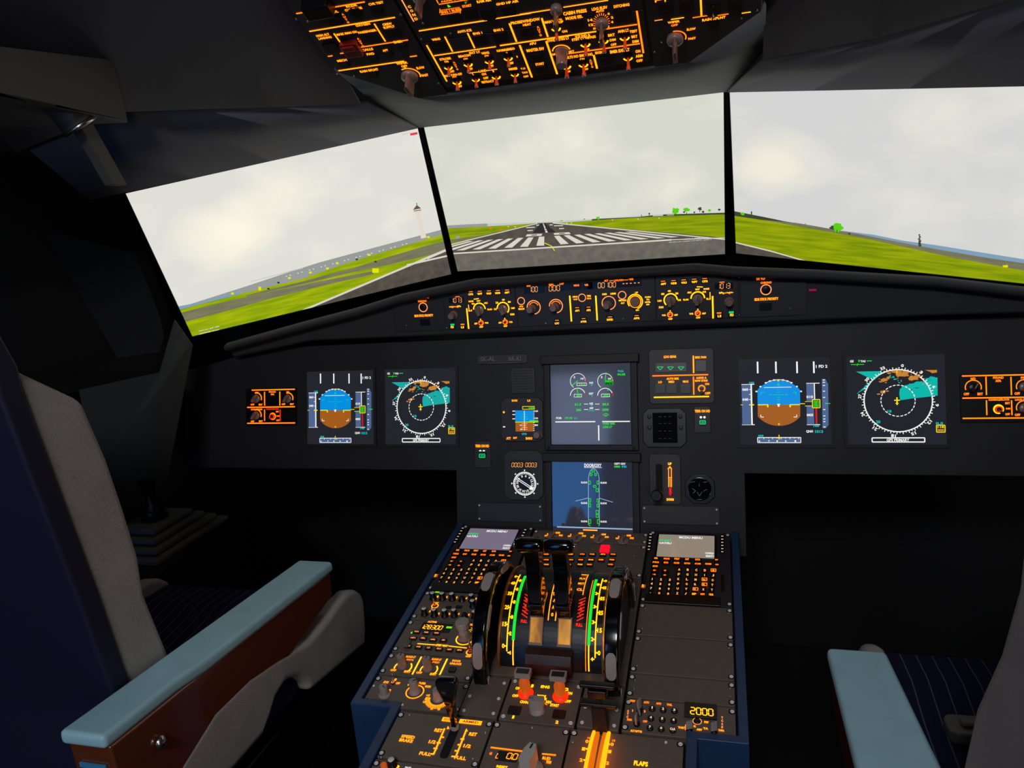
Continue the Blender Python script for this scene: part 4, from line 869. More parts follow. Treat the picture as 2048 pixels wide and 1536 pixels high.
def mcdu(x0, label, dx, scol):
    P = pm('keypad_display_unit', label, x0, -.228, x0 + W_, -.004, 'twin keypad display units', dx=dx, m=DARK, cat='keypad unit'); k = P3
    a, b = P.p(k, 578, 378); c, d = P.p(k, 1172, 172); a2, _ = P.p(k, 600, 170)
    MB().prism(rrect(a - .004, b - .003, c + .004, d + .003, .002), 0, .0012).obj('screen_bezel', BLACK, P.root, bevel=.0005)
    MB().box(a, b, .0008, c, d, .0016).obj('screen', scol, P.root); P.z = .0019
    P.t(k, 930, 190, 'MCDU MENU', 240, 22, WH); P.t(k, 668, 217, '<FMGC', 128, 20, GT); P.t(k, 668, 245, '<ATSU', 128, 20, WH); P.t(k, 1122, 350, 'CONFIG>', 90, 20, WH); P.t(k, 1126, 379, 'MAINT>', 84, 20, WH)
    P.leg('menu_text'); P.z = .0006
    def key(x, y, w, h, s, tw, th, m=KL): P.btn(k, x, y, w, h, .0025, RECESS, s, m, tw / w, th / h, 'key')
    for i in range(6):
        key(520 - i * 4, 158 + i * 31, 46, 16, '_', 22, 6, WHP); key(1252, 178 + i * 32, 46, 16, '_', 22, 6, WHP)
    for x, y, s, w in ((575, 404, 'DIR', 36), (683, 409, 'PROG', 58), (788, 411, 'PERF', 52), (893, 415, 'INIT', 38), (1001, 418, 'DATA', 50), (572, 445, 'F-PLN', 60), (677, 449, 'RAD NAV', 46), (785, 453, 'FUEL PRED', 56), (893, 457, 'SEC F-PLN', 60), (1001, 461, 'ATC COMM', 60), (1110, 463, 'MCDU MENU', 62), (566, 486, 'AIR PORT', 54)):
        key(x, y, 82, 32, s, w, 17, OR)
    for x, y, s in ((1195, 420, 'BRT'), (1198, 470, 'DIM')): key(x, y, 44, 30, s, 30, 12, OR)
    for x, y, s in ((560, 527, '←'), (668, 530, '↑'), (556, 570, '→'), (664, 576, '↓')): key(x, y, 72, 34, s, 34, 14, OR)
    for r, row in enumerate(('123', '456', '789', '.0±')):
        for c_, s in enumerate(row): key(536 - r * 6 + c_ * (88 + c_) + (0), 618 + r * 47 + c_ * 4, 52, 34, s, 7 if s in '1.' else 20, 6 if s == '.' else 22)
    for r, row in enumerate(('ABCDE', 'FGHIJ', 'KLMNO', 'PQRST', 'UVWXY', 'Z/  c')):
        for c_, s in enumerate(row):
            x = 812 - r * 4 + c_ * 87.5; y = 520 + r * 49 + c_ * 3
            if r == 5 and c_ >= 2: key(x - 3, y, 62, 34, ('SP', 'OVFY', 'CLR')[c_ - 2], 46, 20, OR if c_ == 3 else AM)
            else: key(x, y, 56, 34, s, 6 if s == 'I' else 22, 22)
    for x, y in ((1162, 529), (1070, 623), (1070, 674), (978, 722)): P.ro(k, x - 24, y - 14, x + 24, y + 14, 5, OR, .0032)
    P.l(k, 738, 485, 1180, 490, 4, BLACK, .0006); P.leg()
    for x in (458, 1255): a, b = P.p(k, x - 16, 730); c, d = P.p(k, x + 16, 570); MB().prism(rrect(a, b, c, d, .001), 0, .0012).obj('finger_slot', BLACK, P.root)
    P.t(k, 444, 680, 'FM', 32, 34, AM); P.leg('status_lamp')
    a, b = P.p(k, 450, 850); c, d = P.p(k, 1235, 805); MB().prism([(a, b), (c, b), (c, d), (a, d)], 0, .003).obj('hand_rest', BLACK, P.root, bevel=.001)
WHP = glow('warm_white_tick', (255, 225, 190), .9)
MSL = mat('menu_screen_mauve', (10, 10, 12), .18, emit=(118, 108, 128), es=1); MSR = mat('menu_screen_tan', (10, 10, 12), .18, emit=(142, 130, 116), es=1)
mcdu(XR, 'keypad unit with a tan menu screen right of the levers, above three blank plates', 0, MSR)
mcdu(XL, 'keypad unit with a mauve menu screen at the upper left of the pedestal', XL - XR, MSL)

# display switching and warning-page panels
P = pm('display_switching_panel', 'switching panel with four round knobs beneath the lower centre display', -.1115, -.054, .1115, -.0135); k = P2
for x, y in ((470, 165), (690, 172), (890, 185), (1112, 195)):
    P.rot(k, x, y, 52, .011, 80, KNOBC)
for x, y in ((470, 125), (680, 130), (885, 140), (1112, 150)):
    P.t(k, x - 52, y + 18, 'CAPT', 30, 14, AM); P.t(k, x + 52, y - 8, 'NORM', 38, 16, AM); P.t(k, x + 80, y + 16, 'F/O', 34, 16, AM); P.t(k, x - 40, y + 2, '3', 12, 10, AM)
P.leg()
P = pm('warning_page_panel', 'dark keypad plate with a bright red square button behind the levers', -.1115, -.161, .1115, -.056)
P.btn(k, 948, 270, 84, 62, .004, RB, name='red_button')
for r, (y, xs) in enumerate(((320, (300, 420, 540, 640, 745, 835, 930, 1022)), (370, (300, 420, 540, 640, 730, 822, 915, 1012)), (413, (300, 420, 520, 620, 725, 810, 1000)))):
    for i, x in enumerate(xs): P.btn(k, x, y, 62, 26, .0025, RECESS, ('ENG', 'BLEED', 'PRESS', 'ELEC', 'HYD', 'FUEL', 'APU', 'COND')[(i + r * 3) % 8], OR if (i + r) % 3 else AM, .7, .42, 'key')
for x, y in ((1212, 325), (1192, 408)): P.fpx(k, ((x, y),), .0015)

# audio panel
P = pm('audio_control_panel', 'audio panel with rows of black knobs and white caps, left of the trim wheel', XL, -.309, XL + W_, -.229); k = P4
for i, (x, y) in enumerate(((1090, 40), (1200, 45), (1315, 50), (1430, 58), (1545, 65), (1660, 70), (990, 228), (1105, 240), (1228, 245), (1340, 243), (1460, 255), (1580, 262), (1695, 272))):
    dark = i in (3, 10); off = 62
    P.cyl(k, x + 12, y + off, 33, .0065 if dark else .0125, BLACK, 'volume_knob', 0, 1.3, not dark, cap=None if dark else WCAP, ang=50 + i * 31 % 80)
    if i not in (6,): P.t(k, x + 62, y + 42, str(1 + i % 6), 20, 26, AM)
P.cyl(k, 1572, 195, 33, .0125, BLACK, 'volume_knob', 0, 1.3, True, cap=WCAP)
P.t(k, 1062, 255, '5', 16, 24, AM); P.r(k, 1128, 20, 1172, 36, LG); P.t(k, 1145, 155, 'INT', 40, 20, AM); P.t(k, 1105, 222, 'RAD', 50, 22, AM); P.a(k, 1122, 190, 36, 0, 360, 11, AM)
P.r(k, 1625, 216, 1685, 228, AM); P.l(k, 1375, 205, 1430, 208, 8, OR); P.leg(); P.tog(k, 1120, 188, 22, -5, .013, OR)
P.btn(k, 1285, 210, 60, 26, .002, BLACK); P.btn(k, 1405, 205, 70, 28, .002, BLACK)

# radio panel
P = pm('radio_tuning_unit', 'radio tuning panel with amber digits 128300 and a large double knob', XL, -.391, XL + W_, -.310)
a, b = P.p(k, 930, 485); c, d = P.p(k, 1340, 405); MB().box(a, b, 0, c, d, .0004).obj('readout_window', READ, P.root)
a, b = P.p(k, 1440, 505); c, d = P.p(k, 1700, 440); MB().box(a, b, 0, c, d, .0004).obj('readout_window', READ, P.root)
P.t(k, 1090, 380, 'ACTIVE', 104, 24, AM); P.sg(k, 1082, 442, '128300', 262, 52, YE); P.t(k, 1540, 412, 'STBY/CRS', 146, 26, AM); P.sg(k, 1598, 478, '250', 150, 46, YE)
P.r(k, 1262, 432, 1316, 458, LG); P.a(k, 852, 507, 8, 0, 360, 15, LG)
P.a(k, 1475, 580, 98, 150, 400, 13, YE); P.l(k, 916, 636, 1130, 652, 10, YE, None, False); P.t(k, 1205, 658, 'STBY NAV', 140, 26, YE); P.l(k, 1282, 664, 1498, 688, 10, YE, None, False)
P.a(k, 1538, 738, 42, 0, 360, 14, AM); P.t(k, 1568, 690, 'ON', 30, 20, AM); P.t(k, 1515, 787, 'OFF', 62, 24, AM); P.leg()
for x, y, s in ((905, 503, 'VHF1'), (1020, 512, 'VHF2'), (1140, 520, 'VHF3'), (865, 577, 'HF1'), (985, 580, 'SEL'), (1100, 597, 'HF2'), (1222, 603, 'AM'), (805, 672, 'NAV'), (928, 683, 'VOR'), (1048, 693, 'LS'), (1170, 705, 'GLS'), (1293, 715, 'ADF'), (1415, 723, 'BFO')):
    P.btn(k, x, y, 84, 40, .002, RECESS, s, PK, .62 if len(s) > 2 else .4, .42, 'key')
kb = P.cyl(k, 1475, 570, 76, .010, KNOBC, 'tuning_knob', 0, 1.02, False); a, b = P.p(k, 1475, 570)
place('inner_knob', MB().lathe([(.0085, 0), (.0085, .012), (.0115, .013), (.0115, .0215), (.0105, .0225), (.002, .0225)], n=32, flute=.03).mesh('inner_knob', [KNOBG]), kb, (0, 0, .010))
P.tog(k, 1538, 738, 26, 8, .018, RD)
a, b = P.p(k, 750, 700); c, d = P.p(k, 850, 620); MB().prism(rrect(a, b, c, d, .002), .004, .0055).obj('button_guard', mat('clear_guard', (90, 90, 90), .1, noise=.02), P.root)

# flood light panel
P = pm('flood_light_panel', 'flood light panel with two smoked knobs and a door lamp', XL, -.4415, XL + W_, -.392)
for x, y, cx in ((735, 915, 0), (1040, 945, 0)):
    P.a(k, x + 10, y, 96, -40, 45, 15, YE); P.a(k, x + 10, y, 96, 135, 200, 15, YE)
    P.t(k, x - 105, y + 35, 'OFF', 66, 26, AM); P.t(k, x + 62, y + 52, 'BRT', 76, 28, AM); P.t(k, x + 102, y - 122, 'FLOOD LT', 112, 26, AM); P.t(k, x + 95, y - 88, 'MAIN PNL' if x < 900 else 'PED', 84, 20, OR)
P.l(k, 962, 790, 855, 1000, 15, YE); P.l(k, 1268, 815, 1166, 1030, 15, YE); P.t(k, 1378, 840, 'DOOR', 100, 24, AM); P.t(k, 1368, 874, 'UNLOCK', 140, 26, AM); P.leg()
for x, y in ((738, 905), (1040, 935)): P.cyl(k, x, y, 50, .021, KNOBC, 'dimmer_knob', .06, 1.1, True)
P.btn(k, 1330, 950, 80, 60, .003, BLACK)

# weather radar panel
P = pm('weather_radar_panel', 'weather radar panel with three grey knobs, nearest the navy step', XL, -.5035, XL + W_ + .003, -.4425)
P.a(k, 885, 1205, 98, 0, 360, 12, AM); c, d = P.p(k, 1160, 1290); r0, _ = P.size(k, 1160, 1290, 92, 92); mi = P.mi(AM)
for i in range(24):
    t = math.radians(178 + i * 7.2); P.lg.line(c + r0 * math.cos(t), d + r0 * math.sin(t), c + r0 * 1.62 * math.cos(t), d + r0 * 1.62 * math.sin(t), .0011, .0006, mi)
for x, y, s, w in ((545, 1092, 'SYS', 58), (685, 1105, 'OFF', 46), (590, 1188, '2', 26), (655, 1062, '1', 22), (970, 1105, 'TURB', 82), (1038, 1143, 'GAIN', 66), (810, 1122, '+', 20), (1225, 1105, 'GCS', 76), (1235, 1162, 'WX', 48), (1258, 1215, 'MAP', 40), (1040, 1248, '+5', 44), (1015, 1290, '0', 22), (1002, 1325, 'UP', 40), (1085, 1405, 'DN', 26), (1170, 1410, '5', 30), (1272, 1362, '10', 34), (1295, 1262, '15', 30)):
    P.t(k, x, y, s, w, 28, AM)
P.t(k, 560, 1330, 'TEST', 60, 16, RD); P.leg()
P.cyl(k, 528, 1240, 50, .0165, KNOBG, 'selector_knob', .03, 1.35, True, ang=-40); P.cyl(k, 885, 1205, 53, .0205, KNOBG, 'gain_knob', .03, 1.25, True, ang=30); P.cyl(k, 1162, 1285, 53, .017, KNOBG, 'tilt_knob', .03, 1.2, True, ang=30)
P.tog(k, 628, 1110, 16, 10, .016, AM); P.fpx(k, ((738, 1358), (400, 1135)), .0018)

# plain plates right of the quadrant
for y0, y1, lb in ((-.3095, -.229, 'uppermost of the three plain brown-grey plates beneath the right keypad unit'), (-.3935, -.3105, 'middle one of the three plain brown-grey plates at the right of the pedestal'), (-.4425, -.3945, 'shallow plain plate right above the 2000 code panel')):
    P = pm('blank_plate', lb, XR, y0, XR + W_, y1, 'blank plates on the pedestal', cat='cover plate')
    P.fast([(XR + .010, y1 - .014), (XR + .010, y0 + .016), (XR + W_ - .007, y1 - .015), (XR + W_ - .007, y0 + .017)], .0015)

# transponder
P = pm('transponder_panel', 'numeric keypad panel with amber code 2000 at lower right of the pedestal', XR, -.5045, XR + W_, -.4435); k = P7
for s, x, y in (('1', 797, 632), ('2', 937, 648), ('3', 1080, 662), ('4', 780, 757), ('5', 925, 772), ('6', 1072, 787), ('7', 768, 880), ('0', 912, 895), ('CLR', 1060, 908)):
    P.btn(k, x, y, 88, 84, .003, RECESS, s, mat('pale_key_legend', (8, 8, 8), emit=(255, 222, 180), es=.95), .16 if s == '1' else (.8 if s == 'CLR' else .3), .36, 'key', rnd=True)
a, b = P.p(k, 1205, 735); c, d = P.p(k, 1625, 590); MB().prism(rrect(a, b, c, d, .001), 0, .003).obj('readout_window', READ, P.root, bevel=.0004); P.z = .0034
P.sg(k, 1430, 685, '2000', 310, 84, YE, -.05); P.leg('readout_lettering'); P.z = .0006
for x, y, s, w in ((545, 528, 'STBY', 70), (722, 546, 'AUTO', 68), (880, 562, 'AUTO', 62), (1020, 576, 'FAIL', 66), (505, 768, 'XPDR', 66), (705, 790, 'OFF', 54), (545, 910, 'ALT', 54), (622, 918, 'RPTG', 84), (1172, 870, 'THRT', 90), (1340, 850, 'ALL', 34), (1400, 895, 'ABV', 72), (1480, 880, 'TA', 64), (1490, 800, 'STBY', 60), (1680, 905, 'TA/RA', 76)):
    P.t(k, x, y, s, w, 26, OR if y < 800 else AM)
for i, c_ in enumerate('ATC'): P.t(k, 488 - i * 4, 655 + i * 38, c_, 24, 28, PK)
for i, c_ in enumerate('TCAS'): P.t(k, 1692, 742 + i * 40, c_, 24, 28, PK)
P.t(k, 545, 652, '1', 10, 26, PK); P.t(k, 700, 660, '2', 22, 26, PK); P.ringl(k, 1372, 787, 56, 8, PK); P.l(k, 1218, 830, 1225, 900, 6, AM); P.leg()
P.cyl(k, 1372, 787, 44, .0025, BLACK, 'push_button', 0, 1, False)
for x, y, h, a_ in ((640, 650, .0195, 60), (628, 690, .0065, 110), (600, 830, .018, 80), (1275, 905, .0155, 200), (1590, 935, .018, 200)): P.rot(k, x, y, 42, h, a_, BLACK, KNOBG, 'selector_knob')

# filler plates beside the quadrant, engine panel
for mx, lb in ((-1, 'dark filler plate with ring fasteners left of the engine switches'), (1, 'dark filler plate with ring fasteners behind the flap lever')):
    x0, x1 = sorted((mx * .0545, mx * .1125)); P = pm('filler_plate', lb, x0, -.5045, x1, -.425, 'filler plates by the quadrant', cat='cover plate', fast=False)
    P.fast([(mx * .062, -.437), (mx * .062, -.468), (mx * .062, -.496), (mx * .105, -.437), (mx * .105, -.468), (mx * .105, -.496)], .0026)
P = pm('engine_switch_panel', 'engine panel with two red-glowing switches and a grey rotary knob', -.0535, -.5065, .0535, -.4215, fast=False); k = P6
P.fast([(-.047, -.431), (.047, -.431), (-.047, -.499), (.047, -.499)], .003)
for x, y, s, w in ((385, 390, 'ON', 70), (348, 492, 'OFF', 84), (755, 370, 'ENG', 118), (1050, 405, '2', 50), (1090, 458, 'ON', 66), (1062, 568, 'OFF', 86), (578, 358, '1', 30), (705, 498, 'MODE', 118), (735, 535, 'NORM', 72), (480, 578, 'CRANK', 138), (800, 578, 'IGN', 72), (882, 622, 'START', 118), (318, 782, '1', 26), (915, 852, '2', 40)):
    P.t(k, x, y, s, w, 38 if w > 50 else 42, YE)
P.l(k, 690, 570, 780, 615, 12, OR, None, False); P.leg()
for x, y in ((335, 690), (945, 745)): P.btn(k, x, y, 175, 120, .001, RECESS, name='fire_light')
kb = P.cyl(k, 645, 690, 108, .008, KNOBG, 'mode_selector', 0, 1, False); r, _ = P.size(k, 645, 690, 108, 108)
q = MB().prism([(-r * .5, -r * .95), (r * .5, -r * .95), (r * .5, r * .7), (r * .3, r * .95), (-r * .3, r * .95), (-r * .5, r * .7)], .006, .021).box(-r * .04, r * .3, .021, r * .04, r * .9, .0212, 1).obj('pointer', [KNOBG, MATTE], kb, bevel=.001)
GLOWO = mat('lit_amber_plastic', (150, 70, 30), .3, emit=(190, 80, 25), es=.7, noise=.1)
for sx, tl in ((-1, 8), (1, 8)):
    a, b = P.p(k, 490 if sx < 0 else 965, 470 if sx < 0 else 515)
    base = MB().lathe([(.0105, 0), (.0115, .003), (.010, .006), (.0035, .007)], n=20).obj('engine_master_switch', mat('lit_red_plastic', (160, 30, 20), .35, emit=(255, 50, 10), es=.9), P.root, loc=(a, b, 0), smooth=True)
    st = MB().lathe([(.0055, 0), (.0078, .006), (.0078, .018), (.0055, .024), (.003, .03), (.002, .031)], n=20).obj('stalk', GLOWO, base, smooth=True, loc=(0, 0, .004))
    cp = MB().prism(rrect(-.0115, -.0075, .0115, .0075, .0015), .034, .041).box(-.009, -.005, .041, .009, .005, .0412, 1).obj('cap', [KNOBG, BLACK], base, bevel=.0006)

# ------------------------------------------------------------------ thrust lever quadrant
Q = Pan(PED, 'thrust_quadrant', 'large lit thrust lever quadrant with green arcs and two black trim wheels', 'thrust quadrant', 0, -.29)
VC, HC, RD_ = -.300, -.024, .105
def arcpts(R, a0, a1, n=28, vc=VC, hc=HC): return [(vc + R * math.cos(math.radians(a0 + (a1 - a0) * i / n)), hc + R * math.sin(math.radians(a0 + (a1 - a0) * i / n))) for i in range(n + 1)]
def side(P, x0, x1, mi=0, B=None):        # profile in (v, h) extruded along x, in quadrant coordinates
    B = B or MB(); P = [(a + .29, b) for a, b in P]; ar = sum(P[i][0] * P[(i + 1) % len(P)][1] - P[(i + 1) % len(P)][0] * P[i][1] for i in range(len(P)))
    if ar < 0: P = P[::-1]
    n = len(P); B.add([(x0, a, b) for a, b in P] + [(x1, a, b) for a, b in P], [tuple(range(n))[::-1], tuple(range(n, 2 * n))] + [(i, (i + 1) % n, n + (i + 1) % n, n + i) for i in range(n)], mi); return B
B = side([(-.42, -.012), (-.165, -.012), (-.165, 0), (-.42, 0)], -.1115, .1115); B.obj('base_plate', GREY, Q.root, bevel=.0006)
drum = arcpts(RD_, 14, 166)
side(drum + [(-.40, -.008), (-.20, -.008)], -.082, .082).obj('arc_drum', BLACK, Q.root)
for s_ in (-1, 1):
    cheek = arcpts(RD_ + .0055, 14, 166); side(cheek + [(-.405, -.006), (-.195, -.006)], *sorted((s_ * .0765, s_ * .0805))).obj('cheek', mat('copper_lit_edge', (150, 95, 45), .3, metal=.6, noise=.1), Q.root, bevel=.0006)  # copper tone puts the amber glow on the casing edges into the colour
HB = arcpts(RD_ + .0012, 166, 20, 40)
side(HB + [(-.20, -.008), (-.40, -.008)], -.0475, .0475).obj('lever_housing', mat('housing_navy_black', (24, 27, 34), .35, noise=.1), Q.root)
side([(-.4055, -.004), (-.4155, -.002), (-.4165, .020), (-.4085, .032), (-.395, .034), (-.39, .0)], -.0345, .0345).obj('lower_block', mat('dark_brown_plastic', (52, 30, 26), .35, noise=.1), Q.root, bevel=.001)
# lit windows on the sloping face
v0, h0, v1, h1 = -.3905, .0345, -.3625, .0665
n_ = V((0, -(h1 - h0), (v1 - v0))).normalized(); L_ = math.hypot(v1 - v0, h1 - h0)
if n_.z < 0: n_ = -n_
n_ = V((0, -abs(n_.y), abs(n_.z)))
for x in (-.0215, .0215):
    B = MB()
    def quad(w, f0, f1, off, mi):
        P_ = []
        for sx, f in ((-1, f0), (1, f0), (1, f1), (-1, f1)): P_.append(V((x + sx * w, v0 + (v1 - v0) * f + .29, h0 + (h1 - h0) * f)) + n_ * (off + .0035))
        B.add(P_, [(0, 1, 2, 3)], mi)
    quad(.0105, -.02, .97, .0006, 0); quad(.0088, .07, .9, .0012, 1)
    B.obj('lit_window', [mat('window_rim', (120, 90, 70), .4, noise=.05), streak('gold_window_glow', (120, 72, 14), (215, 145, 45), 40, 25)], Q.root)
# markings on the drum, wrapped around it
def on(a, x, R=RD_ + .0004): t = math.radians(a); return V((x, VC + .29 + R * math.cos(t), HC + R * math.sin(t)))
LGQ = MB(); QM = [YE, GR, RD, OR, WH]
def band(x, a0, a1, w, mi, R=RD_ + .0005, x1=None):
    n = max(2, int(abs(a1 - a0) / 4)); x1 = x if x1 is None else x1; vs = []
    for i in range(n + 1):
        f = i / n; xx = x + (x1 - x) * f; vs += [on(a0 + (a1 - a0) * f, xx - w / 2, R), on(a0 + (a1 - a0) * f, xx + w / 2, R)]
    LGQ.add(vs, [(2 * i, 2 * i + 1, 2 * i + 3, 2 * i + 2) for i in range(n)], mi)
def dtext(s, a, x, w, h, mi, R=RD_ + .0006):
    t = math.radians(a); LGQ.text(s, 0, 0, 0, w, h, mi, on(a, x, R), V((1, 0, 0)), V((0, math.sin(t), -math.cos(t))))
for s_ in (-1, 1):
    band(s_ * .0570, 82, 145, .0045, 1); band(s_ * .0570, 145, 165, .0018, 0)
    if s_ > 0: band(s_ * .0525, 84, 165, .001, 3)
    band(s_ * .0665, 80, 154, .0018, 0)
    for a, t_ in ((84, '0'), (94, '45'), (106, '35'), (119, '25'), (133, '15'), (150, '0')):
        dtext(t_, a, s_ * .0722, .0066 if len(t_) > 1 else .004, .0066, 0); band(s_ * .0688, a - .5, a + .5, .003, 0)
    for a, t_ in ((90, '1'), (101, '2'), (114, '3'), (127, '3'), (140, '2'), (155, '4')):
        dtext(t_, a, s_ * .0618, .0036, .0056, 0); band(s_ * .0640, a - .5, a + .5, .003, 0)
    for i in range(7):
        a = 108 + i * 2.9; q = 3 if s_ < 0 else -3; A_ = on(a + q * -.5, s_ * .0425 - .0048, RD_ + .0018); B_ = on(a + q * .5, s_ * .0425 + .0048, RD_ + .0018)
        t_ = math.radians(a); d = V((0, math.sin(t_), -math.cos(t_))) * .0008
        LGQ.add([A_ - d, B_ - d, B_ + d, A_ + d], [(0, 1, 2, 3)], 2)
    for i, c_ in enumerate('REV'): dtext(c_, 112 + i * 5.2, s_ * .0425, .004, .0048, 2, RD_ + .0022)
    dtext('FULL', 130, s_ * .042, .010, .0048, 2, RD_ + .0022)
    LGQ.obj('scale_marking', QM, Q.root); LGQ = MB()

# centre ladder scale between the levers
LGQ = MB()
for x in (-.0055, .0055): band(x, 84, 128, .0014, 0, RD_ + .0018)
for i, s in enumerate(('TOGA', 'FLX', 'CL', 'THR', '/', 'A', '0')): dtext(s, 86 + i * 6.2, 0, .0035 if len(s) < 2 else .0085, .0055, 0, RD_ + .0022)
for x in (-.036, .036):
    for i, s in enumerate(('TOGA', 'FLX', 'MCT', 'CL')): dtext(s, 76 + i * 7.5, x, .0095, .005, 0, RD_ + .0022)
    band(x + (.006 if x > 0 else -.006), 74, 104, .0012, 0, RD_ + .0018)
LGQ.obj('centre_scale', [AM], Q.root)
# levers
for s_ in (-1, 1):
    lv = side([(-.372, .070), (-.376, .092), (-.364, .150), (-.364, .178), (-.350, .178), (-.340, .150), (-.345, .06)], s_ * .0205 - .0105, s_ * .0205 + .0105).obj('thrust_lever', GLOSS, Q.root, bevel=.002)
    MB().box(s_ * .0205 - .0118, -.380 + .29, .086, s_ * .0205 + .0118, -.338 + .29, .097).obj('lever_collar', GLOSS, lv, bevel=.002)
    h = MB(); vs = []; n = 20
    for i, (xx, r) in enumerate(((-.0205, .0085), (-.019, .0105), (-.012, .0118), (.012, .0118), (.019, .0105), (.0205, .0085))):
        for j in range(n): t = 2 * math.pi * j / n; vs.append((s_ * .0215 + xx, -.360 + .29 + r * .95 * math.cos(t), .186 + r * math.sin(t)))
    h.add(vs, [(i * n + j, i * n + (j + 1) % n, (i + 1) * n + (j + 1) % n, (i + 1) * n + j) for i in range(5) for j in range(n)] + [tuple(range(n))[::-1], tuple(range(5 * n, 6 * n))])
    h.obj('hand_grip', GLOSS, lv, smooth=True)
    MB().lathe([(.004, 0), (.004, .004), (.001, .0042)], n=14).obj('grip_button', CHROME, lv, loc=(s_ * .0425, -.360 + .29, .186), smooth=True).rotation_euler = (0, math.radians(90 * s_), 0)
# trim wheels
WV, WH_, WR = -.335, .008, .109
for s_ in (-1, 1):
    B = MB(); n = 56; pr = [(.0, WR - .020), (.010, WR - .018), (.0115, WR - .006), (.009, WR), (-.009, WR), (-.0115, WR - .006), (-.010, WR - .018)]
    vs = []; 
    for i in range(n):
        t = 2 * math.pi * i / n
        for dx_, r in pr: vs.append((dx_, r * math.cos(t), r * math.sin(t)))
    m7 = len(pr); fs = [(i * m7 + j, i * m7 + (j + 1) % m7, ((i + 1) % n) * m7 + (j + 1) % m7, ((i + 1) % n) * m7 + j) for i in range(n) for j in range(m7)]
    B.add(vs, fs); wheel = B.obj('trim_wheel', GLOSS, Q.root, smooth=True, loc=(s_ * .0965, WV + .29, WH_)); bv(wheel, .0015)
    MB().lathe([(WR - .016, -.004), (WR - .016, .004), (.02, .006), (.004, .006)], n=40).obj('web', BLACK, wheel).rotation_euler = (0, math.radians(90), 0)
    for a0 in (100, 160, 40, 220, 280, 340):
        g = MB(); vs = []; nn = 18
        for i in range(nn + 1):
            t = math.radians(a0 + (i / nn - .5) * 20)
            w = .0074 * max(.1, 1 - abs(2 * i / nn - 1) ** 5) ** .5
            vs += [(-w, (WR + .0012) * math.cos(t), (WR + .0012) * math.sin(t)), (w, (WR + .0012) * math.cos(t), (WR + .0012) * math.sin(t)), (-w, (WR - .001) * math.cos(t), (WR - .001) * math.sin(t)), (w, (WR - .001) * math.cos(t), (WR - .001) * math.sin(t))]
        f = []
        for i in range(nn): a_, b_ = 4 * i, 4 * i + 4; f += [(a_, a_ + 1, b_ + 1, b_), (a_ + 1, a_ + 3, b_ + 3, b_ + 1), (a_ + 2, a_, b_, b_ + 2)]
        g.add(vs, f).obj('rim_marker', KNOBG, wheel)
        t = math.radians(a0 + 30); c_ = V((.0112, (WR - .008) * math.cos(t), (WR - .008) * math.sin(t)))
        sm = MB().prism(rrect(-.019, -.0048, .019, .0048, .0045), 0, .0016).obj('side_marker', KNOBG, wheel)
        sm.matrix_basis = Matrix(((0, 0, 1, c_.x), (-math.sin(t), -math.cos(t), 0, c_.y), (math.cos(t), -math.sin(t), 0, c_.z), (0, 0, 0, 1)))

# ------------------------------------------------------------------ lower row: speed brake, rudder trim, flaps
P = pm('speed_brake_panel', 'speed brake panel with twin amber scales and a slotted black lever', -.1975, -.591, -.0575, -.5075); k = P5
P.t(k, 800, 738, 'SPEED', 138, 34, AM); P.t(k, 780, 776, 'BRAKE', 138, 34, AM)
for x0, x1, y, s in ((1150, 1272, 562, 'GND SPLRS'), (1325, 1552, 588, 'ARMED')):
    a, b = P.p(k, (x0 + x1) / 2, y); w, h = P.size(k, x0, y, x1 - x0, 44); P.lg.poly([(a - w / 2, b - h / 2), (a + w / 2, b - h / 2), (a + w / 2, b + h / 2), (a - w / 2, b + h / 2)], .0006, P.mi(AM)); P.lg.text(s, a, b, .0009, w * .72, h * .55, P.mi(mat('legend_dark', (70, 30, 5), .6)))
for lx, rx in (((1205, 655), (1030, 912)), ((1400, 670), (1285, 940))): P.l(k, *lx, *rx, 15, AM)
for x, y, s, w in ((1112, 672, 'RET', 80), (1048, 790, '1/2', 70), (975, 912, 'FULL', 118), (1465, 712, 'RET', 80), (1405, 832, '1/2', 74), (1335, 955, 'FULL', 118)): P.t(k, x, y, s, w, 36, AM)
for x, y in ((1150, 740), (1115, 798), (1082, 855), (1050, 912)): P.l(k, x - 22, y, x + 18, y + 4, 16, AM, None, False)
for x, y in ((1355, 760), (1325, 818), (1295, 880), (1262, 938)): P.l(k, x - 18, y, x + 20, y + 4, 16, AM, None, False)
for x, y in ((1210, 640), (1398, 665)): P.pg(k, [(x - 16, y + 18), (x, y - 14), (x + 14, y + 18)], AM)
P.leg()
a, b = P.p(k, 1295, 640); c, d = P.p(k, 1150, 955); xm = (a + c) / 2 + .0; MB().prism(rrect(xm - .006, d, xm + .006, b + .004, .005), 0, .0005).obj('slot', MATTE, P.root)
hh = hgt(PED, *k(1290, 640), 1352)
lv = MB().prism([(-.0035, -.004), (.0035, -.004), (.0035, .004), (-.0035, .004)], 0, hh * .5).prism([(-.0058, -.005), (.0058, -.005), (.0058, .005), (-.0058, .005)], hh * .3, hh * .62).obj('speed_brake_lever', GLOSS, P.root, bevel=.001, loc=(xm, b - .003, 0))
B = MB(); pr = [(.006, hh * .5), (.009, hh * .62), (.0135, hh * .78), (.0155, hh * .9), (.0145, hh * .97), (.010, hh)]
vs = []
for w, z in pr: vs += [(-w, -.006, z), (w, -.006, z), (w, .006, z), (-w, .006, z)]
B.add(vs, [(4 * i + j, 4 * i + (j + 1) % 4, 4 * i + 4 + (j + 1) % 4, 4 * i + 4 + j) for i in range(len(pr) - 1) for j in range(4)] + [(3, 2, 1, 0), tuple(range(4 * len(pr) - 4, 4 * len(pr)))])
